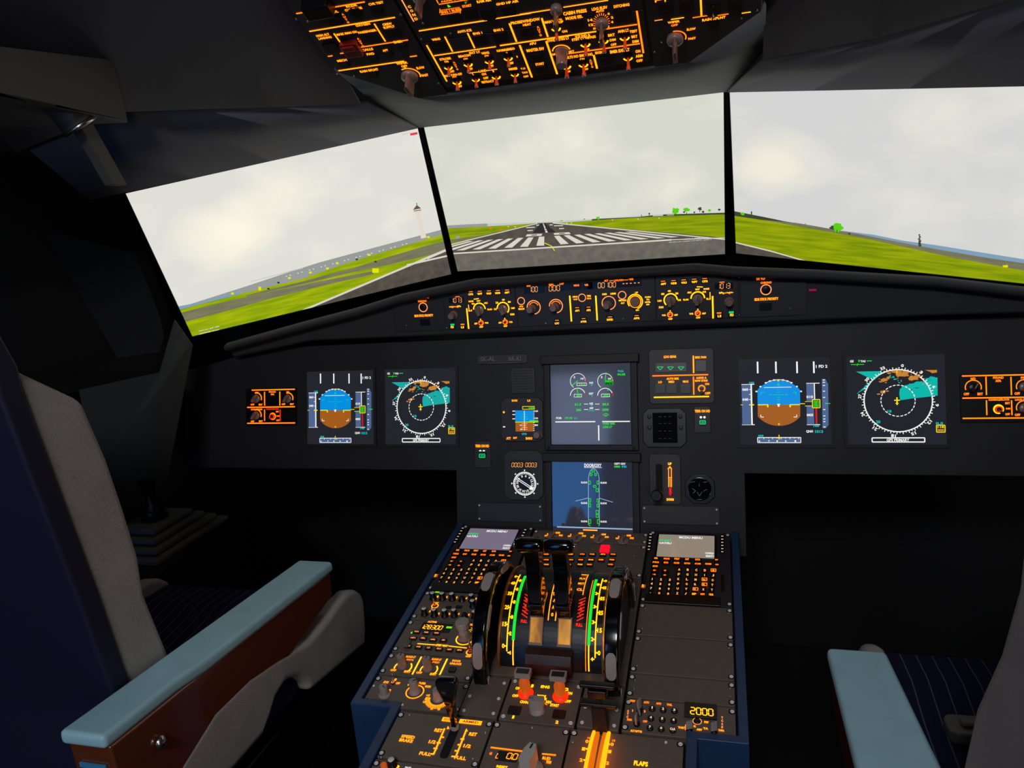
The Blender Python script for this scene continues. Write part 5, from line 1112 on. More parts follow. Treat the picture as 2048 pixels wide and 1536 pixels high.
B.obj('lever_head', GLOSS, lv, bevel=.003)
MB().lathe([(.0062, 0), (.0062, .004), (.004, .005)], n=16).obj('collar', KNOBG, lv, loc=(0, 0, .002))
P.fpx(k, ((815, 515), (525, 952), (1462, 962), (1592, 698)), .0019)

P = pm('rudder_trim_panel', 'rudder trim panel showing L 0.0 beside a tall grey pointer knob', -.0565, -.66, .0485, -.5075); k = P6
P.l(k, 10, 1197, 520, 1260, 22, OR, None, False); P.l(k, 712, 1285, 900, 1303, 22, OR, None, False)
a, b = P.p(k, 75, 1370); c, d = P.p(k, 400, 1270); MB().box(a, b, 0, c, d, .0004).obj('readout_window', READ, P.root)
P.z = .0008; P.sg(k, 112, 1312, 'L', 56, 74, AM, .2); P.sg(k, 305, 1320, '0.0', 160, 80, AM, .1); P.t(k, 10, 1282, '+20', 34, 40, OR); P.t(k, 772, 1348, 'RUD', 110, 40, AM); P.t(k, 800, 1400, 'TRIM', 70, 40, AM); P.t(k, 165, 1465, 'RESET', 150, 34, YE); P.leg()
a, b = P.p(k, 560, 1560)
kn = MB().lathe([(.0165, 0), (.0165, .008), (.0145, .012), (.003, .012)], n=30).obj('trim_knob', KNOBG, P.root, loc=(a, b, 0), smooth=True)
MB().prism([(-.007, -.013), (.007, -.013), (.0075, .004), (.0045, .015), (-.0045, .015), (-.0075, .004)], .01, .036).box(-.0012, .006, .036, .0012, .014, .0362, 1).obj('pointer', [mat('light_grey_plastic', (178, 174, 166), .4, noise=.05), MATTE], kn, bevel=.001).rotation_euler = (0, 0, math.radians(-12))
P.fpx(k, ((575, 928),), .002)

P = pm('flap_lever_panel', 'flap lever panel with glowing orange curved track and black T-handled lever', .0495, -.66, .1965, -.5075); k = P6
hh = .01
a0, b0 = P.p(k, 1512, 1050)
def ftrack(xc, w, z1, m):
    B = MB(); pts = [(.045 * math.cos(math.radians(t)) * 1.7, .045 * math.sin(math.radians(t)) * .42) for t in range(0, 181, 12)]
    n = len(pts); ctr = b0 - .068
    return B.add([(xc - w / 2, ctr + a, b * z1) for a, b in pts] + [(xc + w / 2, ctr + a, b * z1) for a, b in pts], [tuple(range(n))[::-1], tuple(range(n, 2 * n))] + [(i, (i + 1) % n, n + (i + 1) % n, n + i) for i in range(n)]).obj('track', m, P.root)
ftrack(a0 - .0085, .003, 1, AM); ftrack(a0 + .0105, .003, 1, AM); ftrack(a0 - .004, .0045, .8, mat('lit_orange_track', (120, 60, 20), .5, emit=(220, 110, 20), es=.9, noise=.1)); ftrack(a0 + .0055, .0045, .8, MT['lit_orange_track'])
for x, y, s in ((1325, 1115, '0'), (1278, 1218, '1'), (1245, 1370, '2'), (1668, 1155, '0'), (1635, 1255, '1'), (1605, 1412, '2')): P.t(k, x, y, s, 44, 44, AM); P.l(k, x + (30 if x < 1500 else -30), y, x + (66 if x < 1500 else -66), y, 22, YE)
P.t(k, 1348, 1068, '15', 36, 22, OR); P.t(k, 1690, 1105, '15', 40, 26, OR); P.t(P7, 652, 1330, 'FLAPS', 180, 60, YE); P.leg()
bx, by = k(1512, 1010); hb = hgt(PED, bx, by, 1410); ht = hgt(PED, bx, by, 1376)
a, b = P.p(k, 1512, 1010)
lv = MB().prism([(-.0095, -.008), (.0095, -.008), (.0095, .008), (-.0095, .008)], 0, hb * .9).prism([(-.0035, -.004), (.0035, -.004), (.0035, .004), (-.0035, .004)], hb * .9, ht * .9).obj('flap_lever', MATTE, P.root, bevel=.0015, loc=(a, b + .006, 0))
MB().prism([(-.024, -.006), (.024, -.006), (.024, .006), (-.024, .006)], hb - .006, hb).obj('cross_bar', BLACK, lv, bevel=.0015)
MB().prism([(-.0125, -.009), (.0125, -.009), (.0125, .009), (-.0125, .009)], ht - .016, ht - .004).prism([(-.023, -.005), (.023, -.005), (.023, .005), (-.023, .005)], ht - .004, ht + .002).obj('handle_top', BLACK, lv, bevel=.002)
P.fpx(P7, ((972, 1058),), .0018); P.fpx(k, ((1125, 1120),), .002)

P = pm('handset_panel', 'partly cropped panel with small capped knobs at the lower left corner of the pedestal', -.1975, -.66, -.0575, -.592); k = P5
P.cyl(k, 640, 1040, 40, .012, BLACK, 'knob', 0, 1.2, False, cap=WCAP); P.cyl(k, 560, 1075, 32, .010, GLOWO, 'knob', 0, 1.1, False); P.t(k, 690, 1046, '2', 50, 36, YE); P.t(k, 800, 1054, 'PAGE', 60, 20, WH); P.leg()

# ------------------------------------------------------------------ overhead panel
B = MB().prism([(-.3135, .07), (-.215, -.02), (.215, -.02), (.3135, .07), (.3135, .55), (-.3135, .55)], -.05, -.0035)
o = B.obj('overhead_housing', BLACK, None, OVH.mat(), bevel=.002); tag(o, 'black sloping overhead housing carrying the amber-lit switch panels', 'overhead housing')
def om(name, label, P8, grp=None):
    xs = [p[0] for p in P8]; ys = [p[1] for p in P8]; P = Pan(OVH, name, label, 'control panel', (min(xs) + max(xs)) / 2, (min(ys) + max(ys)) / 2, grp)
    P.platef(P8, .003, DARK); P.z = .0006; return P
def sq(P, k, x, y, w, h, m=RECESS): P.btn(k, x, y, w, h, .0025, m)
P = om('overhead_side_panel', 'left overhead panel with a small red guard and a wiper knob', [(-.312, .068), (-.214, -.018), (-.1645, -.018), (-.1645, .4), (-.312, .4)], 'overhead side panels'); k = A1
P.l(k, 228, 127, 765, -6, 11, OR); P.l(k, 340, 278, 1010, 115, 11, AM); P.l(k, 475, 461, 512, 453, 10, OR); P.l(k, 575, 437, 632, 427, 10, OR); P.l(k, 745, 400, 1122, 310, 9, OR); P.l(k, 1147, 464, 1203, 453, 10, OR); P.l(k, 575, 597, 1085, 478, 11, AM)
P.l(k, 522, 272, 625, 412, 11, AM); P.l(k, 855, 192, 945, 337, 11, AM)
for x, y, s, w in ((503, 100, 'GND CTL', 112), (668, 45, 'RCDR', 92), (683, 72, 'CVR ERASE', 142), (868, 25, 'CVR TEST', 122), (760, 200, 'OXYGEN', 118), (432, 285, 'HIGH ALT', 108), (450, 308, 'LANDING', 108), (628, 270, 'MASK MAN ON', 168), (797, 255, 'PASSENGER', 150), (960, 195, 'CREW', 76), (975, 218, 'SUPPLY', 94), (800, 403, 'CALLS', 88), (823, 440, 'FWD', 62), (945, 412, 'AFT', 46), (1048, 340, 'EMER', 70), (590, 493, 'MECH', 78), (812, 575, 'RAIN RPLNT', 150), (1080, 515, 'WIPER', 92), (1100, 540, 'OFF', 48), (1232, 553, 'SLOW', 66), (1270, 614, 'FAST', 54)): P.t(k, x, y, s, w, 21, AM)
P.vt(k, 596, 115, 640, 180, 'AUTO', 18, 17, OR); P.vt(k, 722, 315, 762, 375, 'AUTO', 18, 17, OR)
P.a(k, 1145, 615, 82, -25, 115, 9, AM); P.l(k, 1105, 545, 1108, 562, 8, AM); P.leg()
for x, y, w, h in ((530, 165, 110, 75), (700, 90, 90, 60), (880, 80, 90, 60), (500, 385, 110, 80), (850, 310, 110, 80), (1010, 260, 110, 80), (610, 530, 70, 45), (850, 480, 70, 45), (970, 435, 70, 45), (1085, 380, 70, 45), (845, 610, 70, 45)): sq(P, k, x, y, w, h)
a, b = P.p(k, 670, 380); MB().prism(rrect(-.0135, -.014, .0135, .014, .002), 0, .009).box(-.010, .004, .009, .010, .0125, .013).obj('red_guard', mat('red_guard_plastic', (120, 28, 34), .35, noise=.05), P.root, bevel=.001, loc=(a, b, 0))
P.rot(k, 1145, 615, 66, .030, 90, KNOBC, name='wiper_knob')
P.fpx(k, ((213, 152), (308, 172), (548, 600), (688, 620), (1072, 118)), .0016)
MB().prism(rrect(-.02, -.012, .02, .012, .003), 0, .018).obj('guarded_switch', BLACK, P.root, bevel=.001, loc=(*P.p(k, 400, 20), 0))

P = om('overhead_side_panel', 'right overhead panel with a wiper knob beneath dark switches', [(.312, .068), (.214, -.018), (.1645, -.018), (.1645, .4), (.312, .4)], 'overhead side panels'); k = A6
P.l(k, 155, 332, 288, 318, 15, PK); P.l(k, 425, 308, 640, 288, 15, YE); P.l(k, 780, 280, 1048, 252, 15, OR); P.l(k, 1190, 243, 1448, 216, 15, OR); P.l(k, 1585, 212, 1732, 192, 15, YE); P.l(k, 915, -40, 922, 255, 26, AM)
P.l(k, 160, 2, 350, -20, 14, OR); P.l(k, 172, 0, 176, 35, 18, AM); P.l(k, 330, -10, 332, 35, 18, AM)
P.t(k, 470, 355, 'WIPER', 200, 36, AM); P.t(k, 482, 408, 'OFF', 110, 34, OR); P.t(k, 755, 472, 'SLOW', 150, 38, AM); P.t(k, 770, 625, 'FAST', 125, 34, AM); P.t(k, 1128, 300, 'RAIN RPLNT', 390, 40, AM)
P.a(k, 500, 620, 172, -22, 100, 20, OR); P.leg()
P.rot(k, 490, 615, 140, .034, 90, KNOBC, name='wiper_knob')
for x, y, w, h in ((340, 120, 250, 200), (680, 90, 230, 200), (1120, 130, 230, 190), (1480, 100, 230, 200)): sq(P, k, x, y, w, h, BLACK)
sq(P, k, 1130, 400, 150, 90, BLACK); P.tog(k, 1120, 90, 50, -10, .016, BLACK, collar=False)
P.fpx(k, ((1840, 160), (270, 690), (160, 845), (1580, 292)), .0014)

P = om('lighting_switch_panel', 'overhead panel of amber-lit toggle switches, anti ice and exterior lights, nearest the monitors', [(-.160, -.001), (.160, -.001), (.160, .104), (-.160, .104)]); k = A1
P.l(k, 1225, 253, 1775, 161, 11, AM); P.l(k, 1283, 368, 1450, 665, 11, AM); P.l(k, 1433, 298, 1495, 420, 11, AM); P.l(k, 1618, 268, 1677, 392, 11, AM)
P.l(A1, 1345, 456, 1850, 378, 10, AM)
for x, y, s, w in ((1360, 320, 'WING', 68), (1592, 252, 'ANTI ICE', 118), (1700, 270, 'ENG 1', 76), (1872, 243, 'ENG 2', 80), (1435, 480, 'STROBE', 92), (1445, 503, 'ON', 32), (1592, 455, 'BEACON', 98), (1603, 482, 'ON', 34), (1677, 427, 'EXT LT', 88), (1763, 432, 'WING', 64), (1775, 457, 'ON', 34), (1930, 405, 'NAV & LOGO', 146), (1490, 583, 'OFF', 40), (1640, 563, 'OFF', 42), (1812, 538, 'OFF', 40), (1975, 515, 'OFF', 40), (1502, 612, 'RWY TURN OFF', 142), (1512, 632, 'ON', 34), (1553, 705, 'OFF', 40), (1743, 578, 'LAND', 62), (1752, 605, 'ON', 36), (1768, 637, 'OFF', 42), (1785, 666, 'RETRACT', 102), (1665, 605, 'L', 14), (1832, 582, 'R', 16), (1990, 562, 'NOSE', 66)): P.t(k, x, y, s, w, 20, AM)
P.vt(k, 1508, 510, 1535, 565, 'AUTO', 16, 15, OR); P.l(k, 1630, 598, 1712, 585, 7, AM); P.l(k, 1775, 575, 1862, 565, 7, AM)
k = A2
P.l(k, 0, 345, 730, 235, 11, AM); P.l(k, 495, 411, 1060, 325, 10, OR); P.l(k, 805, 218, 1040, 182, 10, OR); P.l(k, 72, 175, 125, 315, 12, AM); P.l(k, 318, 135, 362, 278, 12, AM); P.l(k, 150, 340, 242, 585, 12, AM); P.l(k, 350, 310, 435, 560, 12, AM); P.l(k, 712, 415, 735, 518, 12, AM); P.l(k, 1037, 80, 1088, 400, 12, OR)
for x, y, s, w, h in ((192, 158, 'PROBE/WINDOW', 222, 27), (205, 184, 'HEAT', 64, 22), (408, 158, 'MAN V/S CTL', 140, 26), (568, 90, 'CABIN PRESS', 180, 32), (562, 130, 'MODE SEL', 130, 27), (462, 165, 'UP', 34, 20), (490, 236, 'ON', 40, 22), (755, 60, 'LDG ELEV', 120, 26), (758, 82, 'AUTO', 62, 20), (922, 40, 'DITCHING', 120, 26), (248, 328, 'APU', 50, 24), (268, 374, 'MASTER SW', 134, 28), (302, 483, 'START', 66, 22), (440, 296, 'OVHD INTEG LT', 168, 28), (628, 270, 'ICE IND &', 114, 24), (635, 288, 'STBY COMPASS', 184, 24), (540, 390, 'BRT', 48, 22), (412, 410, 'OFF', 38, 20), (845, 264, 'BRT', 52, 24), (855, 300, 'DIM', 46, 22), (862, 336, 'OFF', 44, 22), (935, 232, 'ANN LT', 84, 26), (1012, 235, 'TEST', 60, 24), (1020, 275, 'BRT', 46, 24), (1028, 312, 'DIM', 48, 24), (598, 422, 'BELTS NO SMOKING', 208, 26), (488, 467, 'ON', 36, 22), (623, 447, 'ON', 36, 22), (522, 540, 'OFF', 26, 18), (656, 522, 'OFF', 26, 18), (760, 395, 'SIGNS', 80, 24), (908, 383, 'EMER EXIT LT', 150, 28), (1046, 387, 'ON', 38, 26), (1055, 422, 'ARM', 54, 26), (1058, 458, 'OFF', 48, 24), (62, 372, '& LOGO', 100, 22), (80, 478, 'OFF', 42, 18), (100, 518, 'NOSE', 62, 16), (175, 518, 'T.O', 36, 16), (188, 548, 'TAXI', 42, 16), (197, 578, 'OFF', 38, 18), (52, 398, '2', 12, 14), (130, 428, '1', 8, 16), (684, 150, '14', 36, 22), (690, 186, '12', 34, 22), (716, 214, '10', 18, 20), (824, 102, '0', 16, 20), (850, 130, '2', 18, 20), (850, 165, '4', 18, 20), (822, 200, '6', 16, 18), (668, 372, 'OFF', 20, 16)): P.t(k, x, y, s, w, h * .82, AM)
P.vt(k, 288, 203, 308, 265, 'AUTO', 18, 16, OR); P.vt(k, 686, 455, 700, 505, 'AUTO', 16, 15, OR)
for i in range(15):
    t = math.radians(-25 + i * 16.5); P.l(k, 770 + 46 * math.cos(t), 165 - 50 * math.sin(t), 770 + 64 * math.cos(t), 165 - 68 * math.sin(t), 4, OR, None, False)
P.a(k, 466, 385, 66, 5, 170, 9, AM); P.leg()
k = A1
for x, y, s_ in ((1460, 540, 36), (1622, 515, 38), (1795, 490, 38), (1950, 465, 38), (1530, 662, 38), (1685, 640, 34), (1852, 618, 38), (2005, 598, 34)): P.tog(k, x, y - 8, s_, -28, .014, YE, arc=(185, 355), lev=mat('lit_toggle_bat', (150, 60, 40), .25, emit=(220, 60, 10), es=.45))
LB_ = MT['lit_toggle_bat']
for x, y, s_ in ((425, 205, 38), (647, 325, 40), (785, 300, 40), (945, 275, 40), (502, 495, 38), (632, 480, 38), (970, 430, 38)): P.tog(A2, x, y - 8, s_, -28, .018, YE, arc=(185, 355), lev=LB_)
for x, y, w, h in ((1380, 372, 110, 80), (1720, 320, 110, 80), (1890, 295, 110, 80)): sq(P, A1, x, y, w, h)
for x, y, w, h in ((205, 235, 90, 66), (580, 172, 100, 66), (932, 112, 120, 90), (285, 432, 90, 60), (318, 520, 90, 54), (808, 452, 96, 60)): sq(P, A2, x, y, w, h)
P.rot(A2, 772, 165, 52, .034, 84, KNOBC, name='elevation_knob'); P.cyl(A2, 470, 385, 46, .026, KNOBC, 'dimmer_knob', .04, 1.15, False)
P.fpx(A1, ((1380, 680), (1240, 318), (1478, 270)), .0016); P.fpx(A2, ((1172, 392),), .0016)

P = om('air_conditioning_panel', 'upper overhead panel reading COND and ENG 1 BLEED, cut by the top picture edge', [(-.160, .106), (.160, .106), (.160, .4), (-.160, .4)]); k = A4
P.l(k, 172, -10, 348, 312, 17, PK); P.vt(k, 285, 95, 382, 272, 'COND', 44, 40, AM); P.l(k, 425, 455, 1415, 288, 17, AM); P.l(k, 1540, 272, 2060, 185, 17, AM)
P.l(k, 680, -10, 705, 45, 12, OR); P.l(k, 705, 45, 1200, -5, 14, OR); P.t(k, 850, 5, 'PACK 1', 200, 24, OR); P.ro(k, 730, 125, 1030, 190, 9, OR); P.t(k, 895, 155, 'ENG 1 BLEED', 300, 40, OR); P.t(k, 1125, 82, 'START', 138, 38, OR); P.t(k, 1375, 8, 'RAM AIR', 210, 40, AM); P.t(k, 1715, 35, 'GND HP AIR', 330, 36, AM)
P.pg(k, [(835, 60), (892, 88), (880, 98), (850, 104)], LG); P.pg(k, [(1085, 20), (1130, 15), (1108, 58)], mat('dim_green_arrow', (30, 70, 10), .5, emit=(110, 140, 10), es=.8)); P.l(A5, 0, 210, 460, 130, 17, AM); P.l(A5, 635, 102, 1290, -2, 17, AM); P.leg()
for x, y, w, h in ((950, 250, 200, 140), (1180, 190, 190, 130), (1440, 200, 200, 150), (1740, 140, 190, 140)): sq(P, k, x, y, w, h)
P.rot(k, 430, -60, 95, .030, 90, KNOBC, name='zone_knob'); P.rot(A5, 530, 110, 90, .034, 90, KNOBC, name='temperature_knob')
P.fpx(k, ((158, 210), (480, 335)), .002)

# ------------------------------------------------------------------ lining, walls, floor
def sheet(name, P_, faces, m, solid=.006):
    me = bpy.data.meshes.new(name); me.from_pydata([tuple(p) for p in P_], [], faces); me.materials.append(m); me.update()
    for p in me.polygons: p.use_smooth = True
    o = bpy.data.objects.new(name, me); S.collection.objects.link(o)
    s = o.modifiers.new('solid', 'SOLIDIFY'); s.thickness = solid; s.offset = 0
    return struct(o)
cT = [MC.W(x, MH / 2 + .002, .006) for x in (-MW / 2 - .006, MW / 2 + .006)]
lT = [ML.W(x, MH / 2 + .002, .006) for x in (-MW / 2 - .012, MW / 2 + .002)]; rT = [MR.W(x, MH / 2 + .002, .006) for x in (-MW / 2 - .002, MW / 2 + .012)]
oB = [OVH.W(x, y, -.004) for x, y in ((-.3135, .07), (-.215, -.02), (.215, -.02), (.3135, .07))]
# centre fascia from the overhead housing down to the middle monitor
bl = V((-.34, -.235, Z0 + .69)); br = V((.36, -.235, Z0 + .69))
mid = [ony(*pj(oB[1]), oB[1].y) * 1]
FL, FR_ = onx(775, 247, cT[0].x + .02), cT[1]
P_ = [V((-.318, -.262, Z0 + .700)), oB[1] + V((0, 0, .001)), oB[2] + V((0, 0, .001)), V((.318, -.262, Z0 + .700)),
      V((-.335, -.09, Z0 + .672)), V((-.2, -.05, Z0 + .658)), V((.2, -.05, Z0 + .658)), V((.325, -.09, Z0 + .672)),
      cT[0] + V((0, -.004, .0)), cT[0].lerp(cT[1], .3) + V((0, -.004, 0)), cT[0].lerp(cT[1], .7) + V((0, -.004, 0)), cT[1] + V((0, -.004, 0))]
sheet('ceiling', P_, [(0, 1, 5, 4), (1, 2, 6, 5), (2, 3, 7, 6), (4, 5, 9, 8), (5, 6, 10, 9), (6, 7, 11, 10)], SHELL)
def sidelining(s, T_, crease, name):
    # T_: top edge of the side monitor inner->outer; crease: picture points of the fold, inner->outer
    e = V((0, -.004, 0)); n = len(crease); low = [T_[0].lerp(T_[1], i / (n - 1)) + e for i in range(n)]
    low[-1] = low[-1] + V((s * .05, -.02, -.005))
    ys = [-.12 - .10 * i / (n - 1) for i in range(n)]
    cr = [ony(x, y, yy) for (x, y), yy in zip(crease, ys)]
    lip = [c + V((0, -.03, -.004)) for c in cr]
    up = [c + V((0, -.30, .26)) for c in lip]; up2 = [c + V((0, -.75, .40)) for c in lip]; up3 = [c + V((0, -1.3, .46)) for c in lip]
    for nm, rows in ((name, [low, cr]), (name + '_upper', [lip, up, up2, up3])):
        P_ = [p for r in rows for p in r]
        sheet(nm, P_, [(a * n + i, a * n + i + 1, (a + 1) * n + i + 1, (a + 1) * n + i) for a in range(len(rows) - 1) for i in range(n - 1)], SHELL2, .004)
sidelining(-1, [lT[1], lT[0]], [(735, 205), (560, 212), (400, 216), (255, 222), (60, 300)], 'ceiling_left')
sidelining(1, [rT[0], rT[1]], [(1523, 119), (1748, 76), (2001, 3), (2250, -80), (2500, -170)], 'ceiling_right')
sheet('ceiling_rear', [(-.45, -.58, Z0 + .93), (.45, -.58, Z0 + .93), (.5, -1.3, Z0 + 1.16), (-.5, -1.3, Z0 + 1.16)], [(0, 1, 2, 3)], SHELL2)
MB().box(-1.6, -3.3, -.02, 1.6, .9, 0).obj('floor', mat('floor_black', (20, 20, 21), .8, noise=.1, bump=.4, bscale=200)).name = 'floor'; struct(bpy.data.objects['floor'])
for nm, x in (('wall_left', -1.3), ('wall_right', 1.3)):
    struct(MB().box(min(x, x * 1.03), -3.3, 0, max(x, x * 1.03), .9, 2.2).obj(nm, mat('side_wall', (20, 21, 24), .8, noise=.1)))
struct(MB().box(-1.34, .62, 0, 1.34, .66, 2.2).obj('wall_front', MT['side_wall']))
# side structure beside the left window
LW = onx
def wpoly(name, P_, m, th=.02): o = sheet(name, P_, [tuple(range(len(P_)))], m, th); return o
wpoly('trim_1', [onx(350, 640, -.86), onx(385, 690, -.84), onx(335, 960, -.84), onx(190, 960, -1.0), onx(160, 780, -1.0), onx(320, 745, -.88)], mat('console_side_grey', (44, 46, 46), .8, noise=.1), .01)
wpoly('window_1', [onx(0, 250, -1.05), onx(236, 360, -1.0), onx(352, 660, -.95), onx(330, 742, -.95), onx(30, 812, -1.1), onx(-200, 812, -1.2), onx(-200, 250, -1.2)], mat('side_window_dark', (7, 8, 10), .85, noise=.1), .01)
st = MB(); a, b = onx(352, 640, -.93), onx(300, 780, -.93)
# overhead side box with lamp and strut, upper left
bx = MB()
b0, b1, b2, b3 = onx(230, 120, -.7), onx(258, 246, -.7), onx(0, 190, -.7), onx(0, 92, -.7)
dirb = (b3 - b0).normalized(); f1, f0 = b1, b0; g0 = b0 + dirb * .75; g1 = b1 + (b2 - b1).normalized() * .75
o_ = V((-.28, .0, .02)); vs = [f0, f1, g1, g0, f0 + o_, f1 + o_, g1 + o_, g0 + o_]
bx.add(vs, [(0, 3, 2, 1), (4, 5, 6, 7), (0, 1, 5, 4), (1, 2, 6, 5), (2, 3, 7, 6), (3, 0, 4, 7)])
o = bx.obj('side_cabinet', mat('cabinet_grey', (80, 79, 76), .7, noise=.06, nscale=20, bump=.2), bevel=.006); tag(o, 'grey box-shaped cabinet projecting at the upper left above the side window', 'cabinet')
c = onx(148, 238, -.735)
L_ = thing('reading_lamp', 'small round lamp with a bright metal rim under the grey side cabinet', 'lamp', Matrix.Translation(c))
MB().lathe([(.012, .03), (.026, .03), (.028, -.012), (.024, -.016), (.004, -.012)], n=24).obj('shade', mat('lamp_grey', (70, 70, 70), .5, noise=.05), L_, smooth=True).rotation_euler = (math.radians(25), math.radians(-20), 0)
MB().lathe([(.0285, -.009), (.0292, -.0125), (.0285, -.016), (.026, -.0165)], n=24).obj('rim', CHROME, L_, smooth=True).rotation_euler = (math.radians(25), math.radians(-20), 0)
a, b = onx(172, 246, -.72), onx(242, 370, -.74)
d = b - a; w = V((0, .016, 0)); o = MB().add([a - w, a + w, b + w, b - w, a - w + V((-.02, 0, 0)), a + w + V((-.02, 0, 0)), b + w + V((-.02, 0, 0)), b - w + V((-.02, 0, 0))], [(0, 1, 2, 3), (7, 6, 5, 4), (0, 4, 5, 1), (1, 5, 6, 2), (2, 6, 7, 3), (3, 7, 4, 0)]).obj('window_post', MT['cabinet_grey'], bevel=.002)
o.name = 'trim_2'; struct(o)

# ------------------------------------------------------------------ side console with stick
con = MB().box(-1.24, -1.2, 0, -.90, .05, Z0 - .215).obj('side_console', mat('console_black', (22, 22, 24), .7, noise=.1), bevel=.01); tag(con, 'low black side console left of the left seat', 'console')
c = onx(335, 1090, -1.0); c.z = Z0 - .215
SK = thing('side_stick', 'dark control stick on stepped grey plates beyond the left seat back', 'control stick', Matrix.Translation(V((-1.02, c.y, Z0 - .215))))
PG = mat('stepped_plate_grey', (120, 116, 110), .7, noise=.06)
for i in range(4):
    e = .1 - i * .016; MB().box(-e, -e * 1.25, i * .014, e, e * 1.25, i * .014 + .010).obj('base_plate', PG, SK, bevel=.002)
MB().lathe([(.03, .056), (.022, .075), (.012, .09), (.012, .13), (.02, .15), (.023, .19), (.02, .215), (.012, .225), (.002, .226)], n=20).obj('grip', BLACK, SK, smooth=True)
MB().lathe([(.008, 0), (.008, .012), (.002, .013)], n=14).obj('knob', CHROME, SK, loc=(-.05, -.05, .052), smooth=True)

# ------------------------------------------------------------------ seats
def extr(P_, x0, x1, name, m, par=None, bevel=.01, seg=4):
    if x0 > x1: x0, x1 = x1, x0
    a = sum(P_[i][0] * P_[(i + 1) % len(P_)][1] - P_[(i + 1) % len(P_)][0] * P_[i][1] for i in range(len(P_)))
    if a < 0: P_ = P_[::-1]
    n = len(P_); o = MB().add([(x0, a, b) for a, b in P_] + [(x1, a, b) for a, b in P_], [tuple(range(n))[::-1], tuple(range(n, 2 * n))] + [(i, (i + 1) % n, n + (i + 1) % n, n + i) for i in range(n)]).obj(name, m, None)
    if par: o.parent = par; o.matrix_parent_inverse = par.matrix_world.inverted()
    bv(o, bevel, seg); return o
yz = lambda P, x: [(q.y, q.z) for q in (onx(a, b, x) for a, b in P)]
SIDE = yz([(716, 1180), (726, 1186), (731, 1200), (735, 1250), (734, 1290), (680, 1335), (622, 1385), (617, 1365), (600, 1352), (575, 1362), (555, 1395), (545, 1430), (530, 1470), (470, 1540), (400, 1600), (330, 1580), (430, 1420), (500, 1352), (560, 1312), (620, 1280), (660, 1232), (682, 1200), (700, 1182)], -.405)
def seat(s, label, dy, xi, arm_x, arm_w, arm_y0, arm_y1, az0, az1, back_front, back_rear, bdx=0, flare=0):
    # s: side of the cockpit, xi: inboard face of the seat, outline lists are (y, z) in metres above the floor line
    w = .46; xo = xi + s * w
    xb = xi + s * bdx; R_ = thing('pilot_seat', label, 'seat', Matrix.Translation((xi + s * w / 2, -.5 + dy, 0)), 'pilot seats')
    z = Z0
    # cushion
    cu = [(-.262 + dy, z - .21), (-.235 + dy, z - .225), (-.225 + dy, z - .26), (-.25 + dy, z - .285), (-.70 + dy, z - .285), (-.74 + dy, z - .25), (-.72 + dy, z - .19), (-.5 + dy, z - .225), (-.40 + dy, z - .218), (-.33 + dy, z - .205)]
    extr(cu, xi + s * .022, xo - s * .022, 'seat_cushion', NAVY, R_, .018)
    sc_ = [(a + dy, b) for a, b in SIDE]
    for x0 in (xi, xo - s * .03): extr(sc_, x0, x0 + s * .03, 'side_bolster', CLOTH, R_, .012)
    # backrest: shell and cloth sides
    core = back_front + back_rear[::-1]
    for x0 in (xb, xo - s * .035): extr(core, x0, x0 + s * .035, 'backrest_bolster', CLOTH, R_, .014)
    inn = [(a - .03, b) for a, b in back_front] + back_rear[::-1]
    extr(inn, xb + s * .03, xo - s * .03, 'backrest_cushion', NAVY, R_, .01)
    top = back_rear[0]; shell = [(a + .004, b) for a, b in back_rear] + [(back_rear[-1][0], z - .37)]; sh = [(top[0] - .012, top[1] + .05)] + shell
    shr = [(a - .03, b) for a, b in sh]
    extr(sh + shr[::-1], xb - s * .004, xo + s * .004, 'back_shell', mat('navy_shell', (9, 14, 44), .7, noise=.1, nscale=20), R_, .006)
    bl_ = back_rear[-1]
    # pedestal under the seat
    extr([(-.30 + dy, z - .33), (-.70 + dy, z - .33), (-.66 + dy, z - .46), (-.34 + dy, z - .46)], xi + s * .05, xo - s * .05, 'seat_pan', BLACK, R_, .01)
    extr([(-.38 + dy, z - .455), (-.60 + dy, z - .455), (-.60 + dy, 0.002), (-.38 + dy, 0.002)], xi + s * .14, xo - s * .14, 'seat_column', BLACK, R_, .01)
    extr([(-.20 + dy, .03), (-.80 + dy, .03), (-.80 + dy, .001), (-.20 + dy, .001)], xi + s * .04, xo - s * .04, 'seat_rail', BLACK, R_, .005)
    # inboard armrest
    A = MB(); y0, y1 = arm_y0, arm_y1; a0, a1 = arm_x, arm_x + s * arm_w
    L = y1 - y0; ycut = y0 + L * .33
    pl = [(a0, y1), (a0, ycut), (a0 + s * .006, ycut - .05), (a0 + s * .004, y0), (a1 + s * flare, y0), (a1, y1)]
    zz = lambda y: az0 + (az1 - az0) * (y - y0) / L
    ar = sum(pl[i][0] * pl[(i + 1) % 6][1] - pl[(i + 1) % 6][0] * pl[i][1] for i in range(6))
    if ar < 0: pl = pl[::-1]
    A.add([(x, y, zz(y) - .018) for x, y in pl] + [(x, y, zz(y)) for x, y in pl], [tuple(range(6))[::-1], tuple(range(6, 12))] + [(i, (i + 1) % 6, 6 + (i + 1) % 6, 6 + i) for i in range(6)])
    o = A.obj('armrest_pad', PAD, None); o.parent = R_; o.matrix_parent_inverse = R_.matrix_world.inverted(); bv(o, .006, 3)
    body = [(y1 - .006, zz(y1) - .017), (y1 - .010, zz(y1) - .060), (y0 + L * .5, zz(y1) - .10), (y0 + L * .34, zz(y0) - .15), (y0 + .01, zz(y0) - .15), (y0 + .006, zz(y0) - .017)]
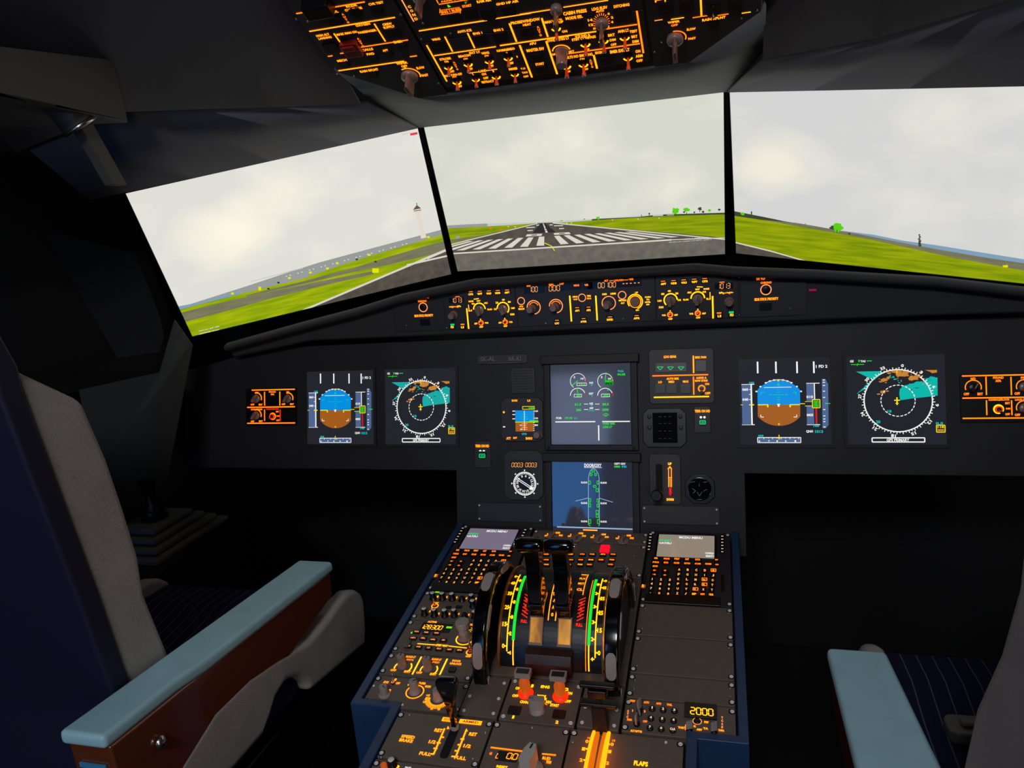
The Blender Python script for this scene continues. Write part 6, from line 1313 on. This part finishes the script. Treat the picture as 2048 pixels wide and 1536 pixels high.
    ab = extr(body, a0 + s * .004, a1 - s * .004, 'armrest_body', mat('armrest_mirrored_orange', (98, 50, 28), .2, noise=.06, coat=1, spec=1), R_, .003, 2)  # orange mirrored from the pedestal lights is mixed into the dark body's base
    MB().box(-.018, -.002, -.003, .018, 0, .003).obj('end_slot', mat('slot_blue', (60, 130, 170), .4, noise=.05), ab, loc=((a0 + a1) / 2, y0 + .006, zz(y0) - .045))
    MB().lathe([(.008, 0), (.008, .004), (.005, .007), (.001, .008)], n=20).obj('pivot_bolt', CHROME, ab, loc=(a0 + s * .003, y0 + L * .14, zz(y0) - .062), smooth=True).rotation_euler = (0, math.radians(-90 * s), 0)
    return R_
bf = yz([(168, 800), (178, 822), (219, 917), (252, 1015), (281, 1110), (293, 1187), (339, 1301), (352, 1340), (352, 1420)], -.475)
br_ = yz([(27, 733), (36, 775), (87, 913), (139, 1052), (190, 1187), (250, 1358), (275, 1430), (278, 1500)], -.475)
seat(-1, 'left seat with grey cloth sides and a pale armrest crossing the lower left', 0, -.405, -.402, .066, -.842, -.338, Z0 - .057, Z0 - .10, bf, br_, .07)
bf2 = [(-.93, Z0 + .38), (-.865, Z0 + .30), (-.857, Z0 + .184), (-.834, Z0 + .12), (-.791, Z0 + .042), (-.765, Z0 - .045), (-.76, Z0 - .2)]
br2 = [(-1.0, Z0 + .40), (-.97, Z0 + .32), (-.94, Z0 + .18), (-.92, Z0 + .10), (-.89, Z0 + .02), (-.86, Z0 - .06), (-.85, Z0 - .2)]
seat(1, 'right seat, mostly cropped, with navy cushion at the lower right corner', -.068, .437, .371, .068, -.98, -.50, Z0 - .085, Z0 - .10, bf2, br2, .008, .024)
a, b = onz(1905, 1430, Z0 - .19), onz(1940, 1440, Z0 - .19)
o = MB().prism(rrect(-.03, -.02, .03, .02, .012), 0, .016).prism(rrect(-.014, -.008, .02, .008, .004), .016, .022).obj('harness_buckle', mat('buckle_grey', (90, 92, 88), .5, noise=.08), None, Matrix.Translation((a.x + .024, a.y + .005, Z0 - .221)), bevel=.003)
tag(o, 'grey harness buckle lying on the navy cushion of the right seat', 'buckle')

# back of the room with the lit doorway that the displays mirror
struct(MB().box(-1.6, -3.32, 0, 1.6, -3.28, 2.6).obj('wall_back', mat('back_wall', (60, 66, 78), .8, noise=.08)))
DR = mat('blue_lit_pane', (5, 5, 8), .3, emit=(45, 130, 215), es=3.4, noise=.02); DR2 = mat('pale_lit_pane', (5, 5, 8), .3, emit=(130, 145, 180), es=3.4, noise=.02)
struct(MB().box(-.98, -3.278, .42, -.52, -3.26, 1.40).obj('window_2', DR)); struct(MB().box(-.86, -3.278, 1.46, -.46, -3.26, 1.95).obj('window_3', DR2))
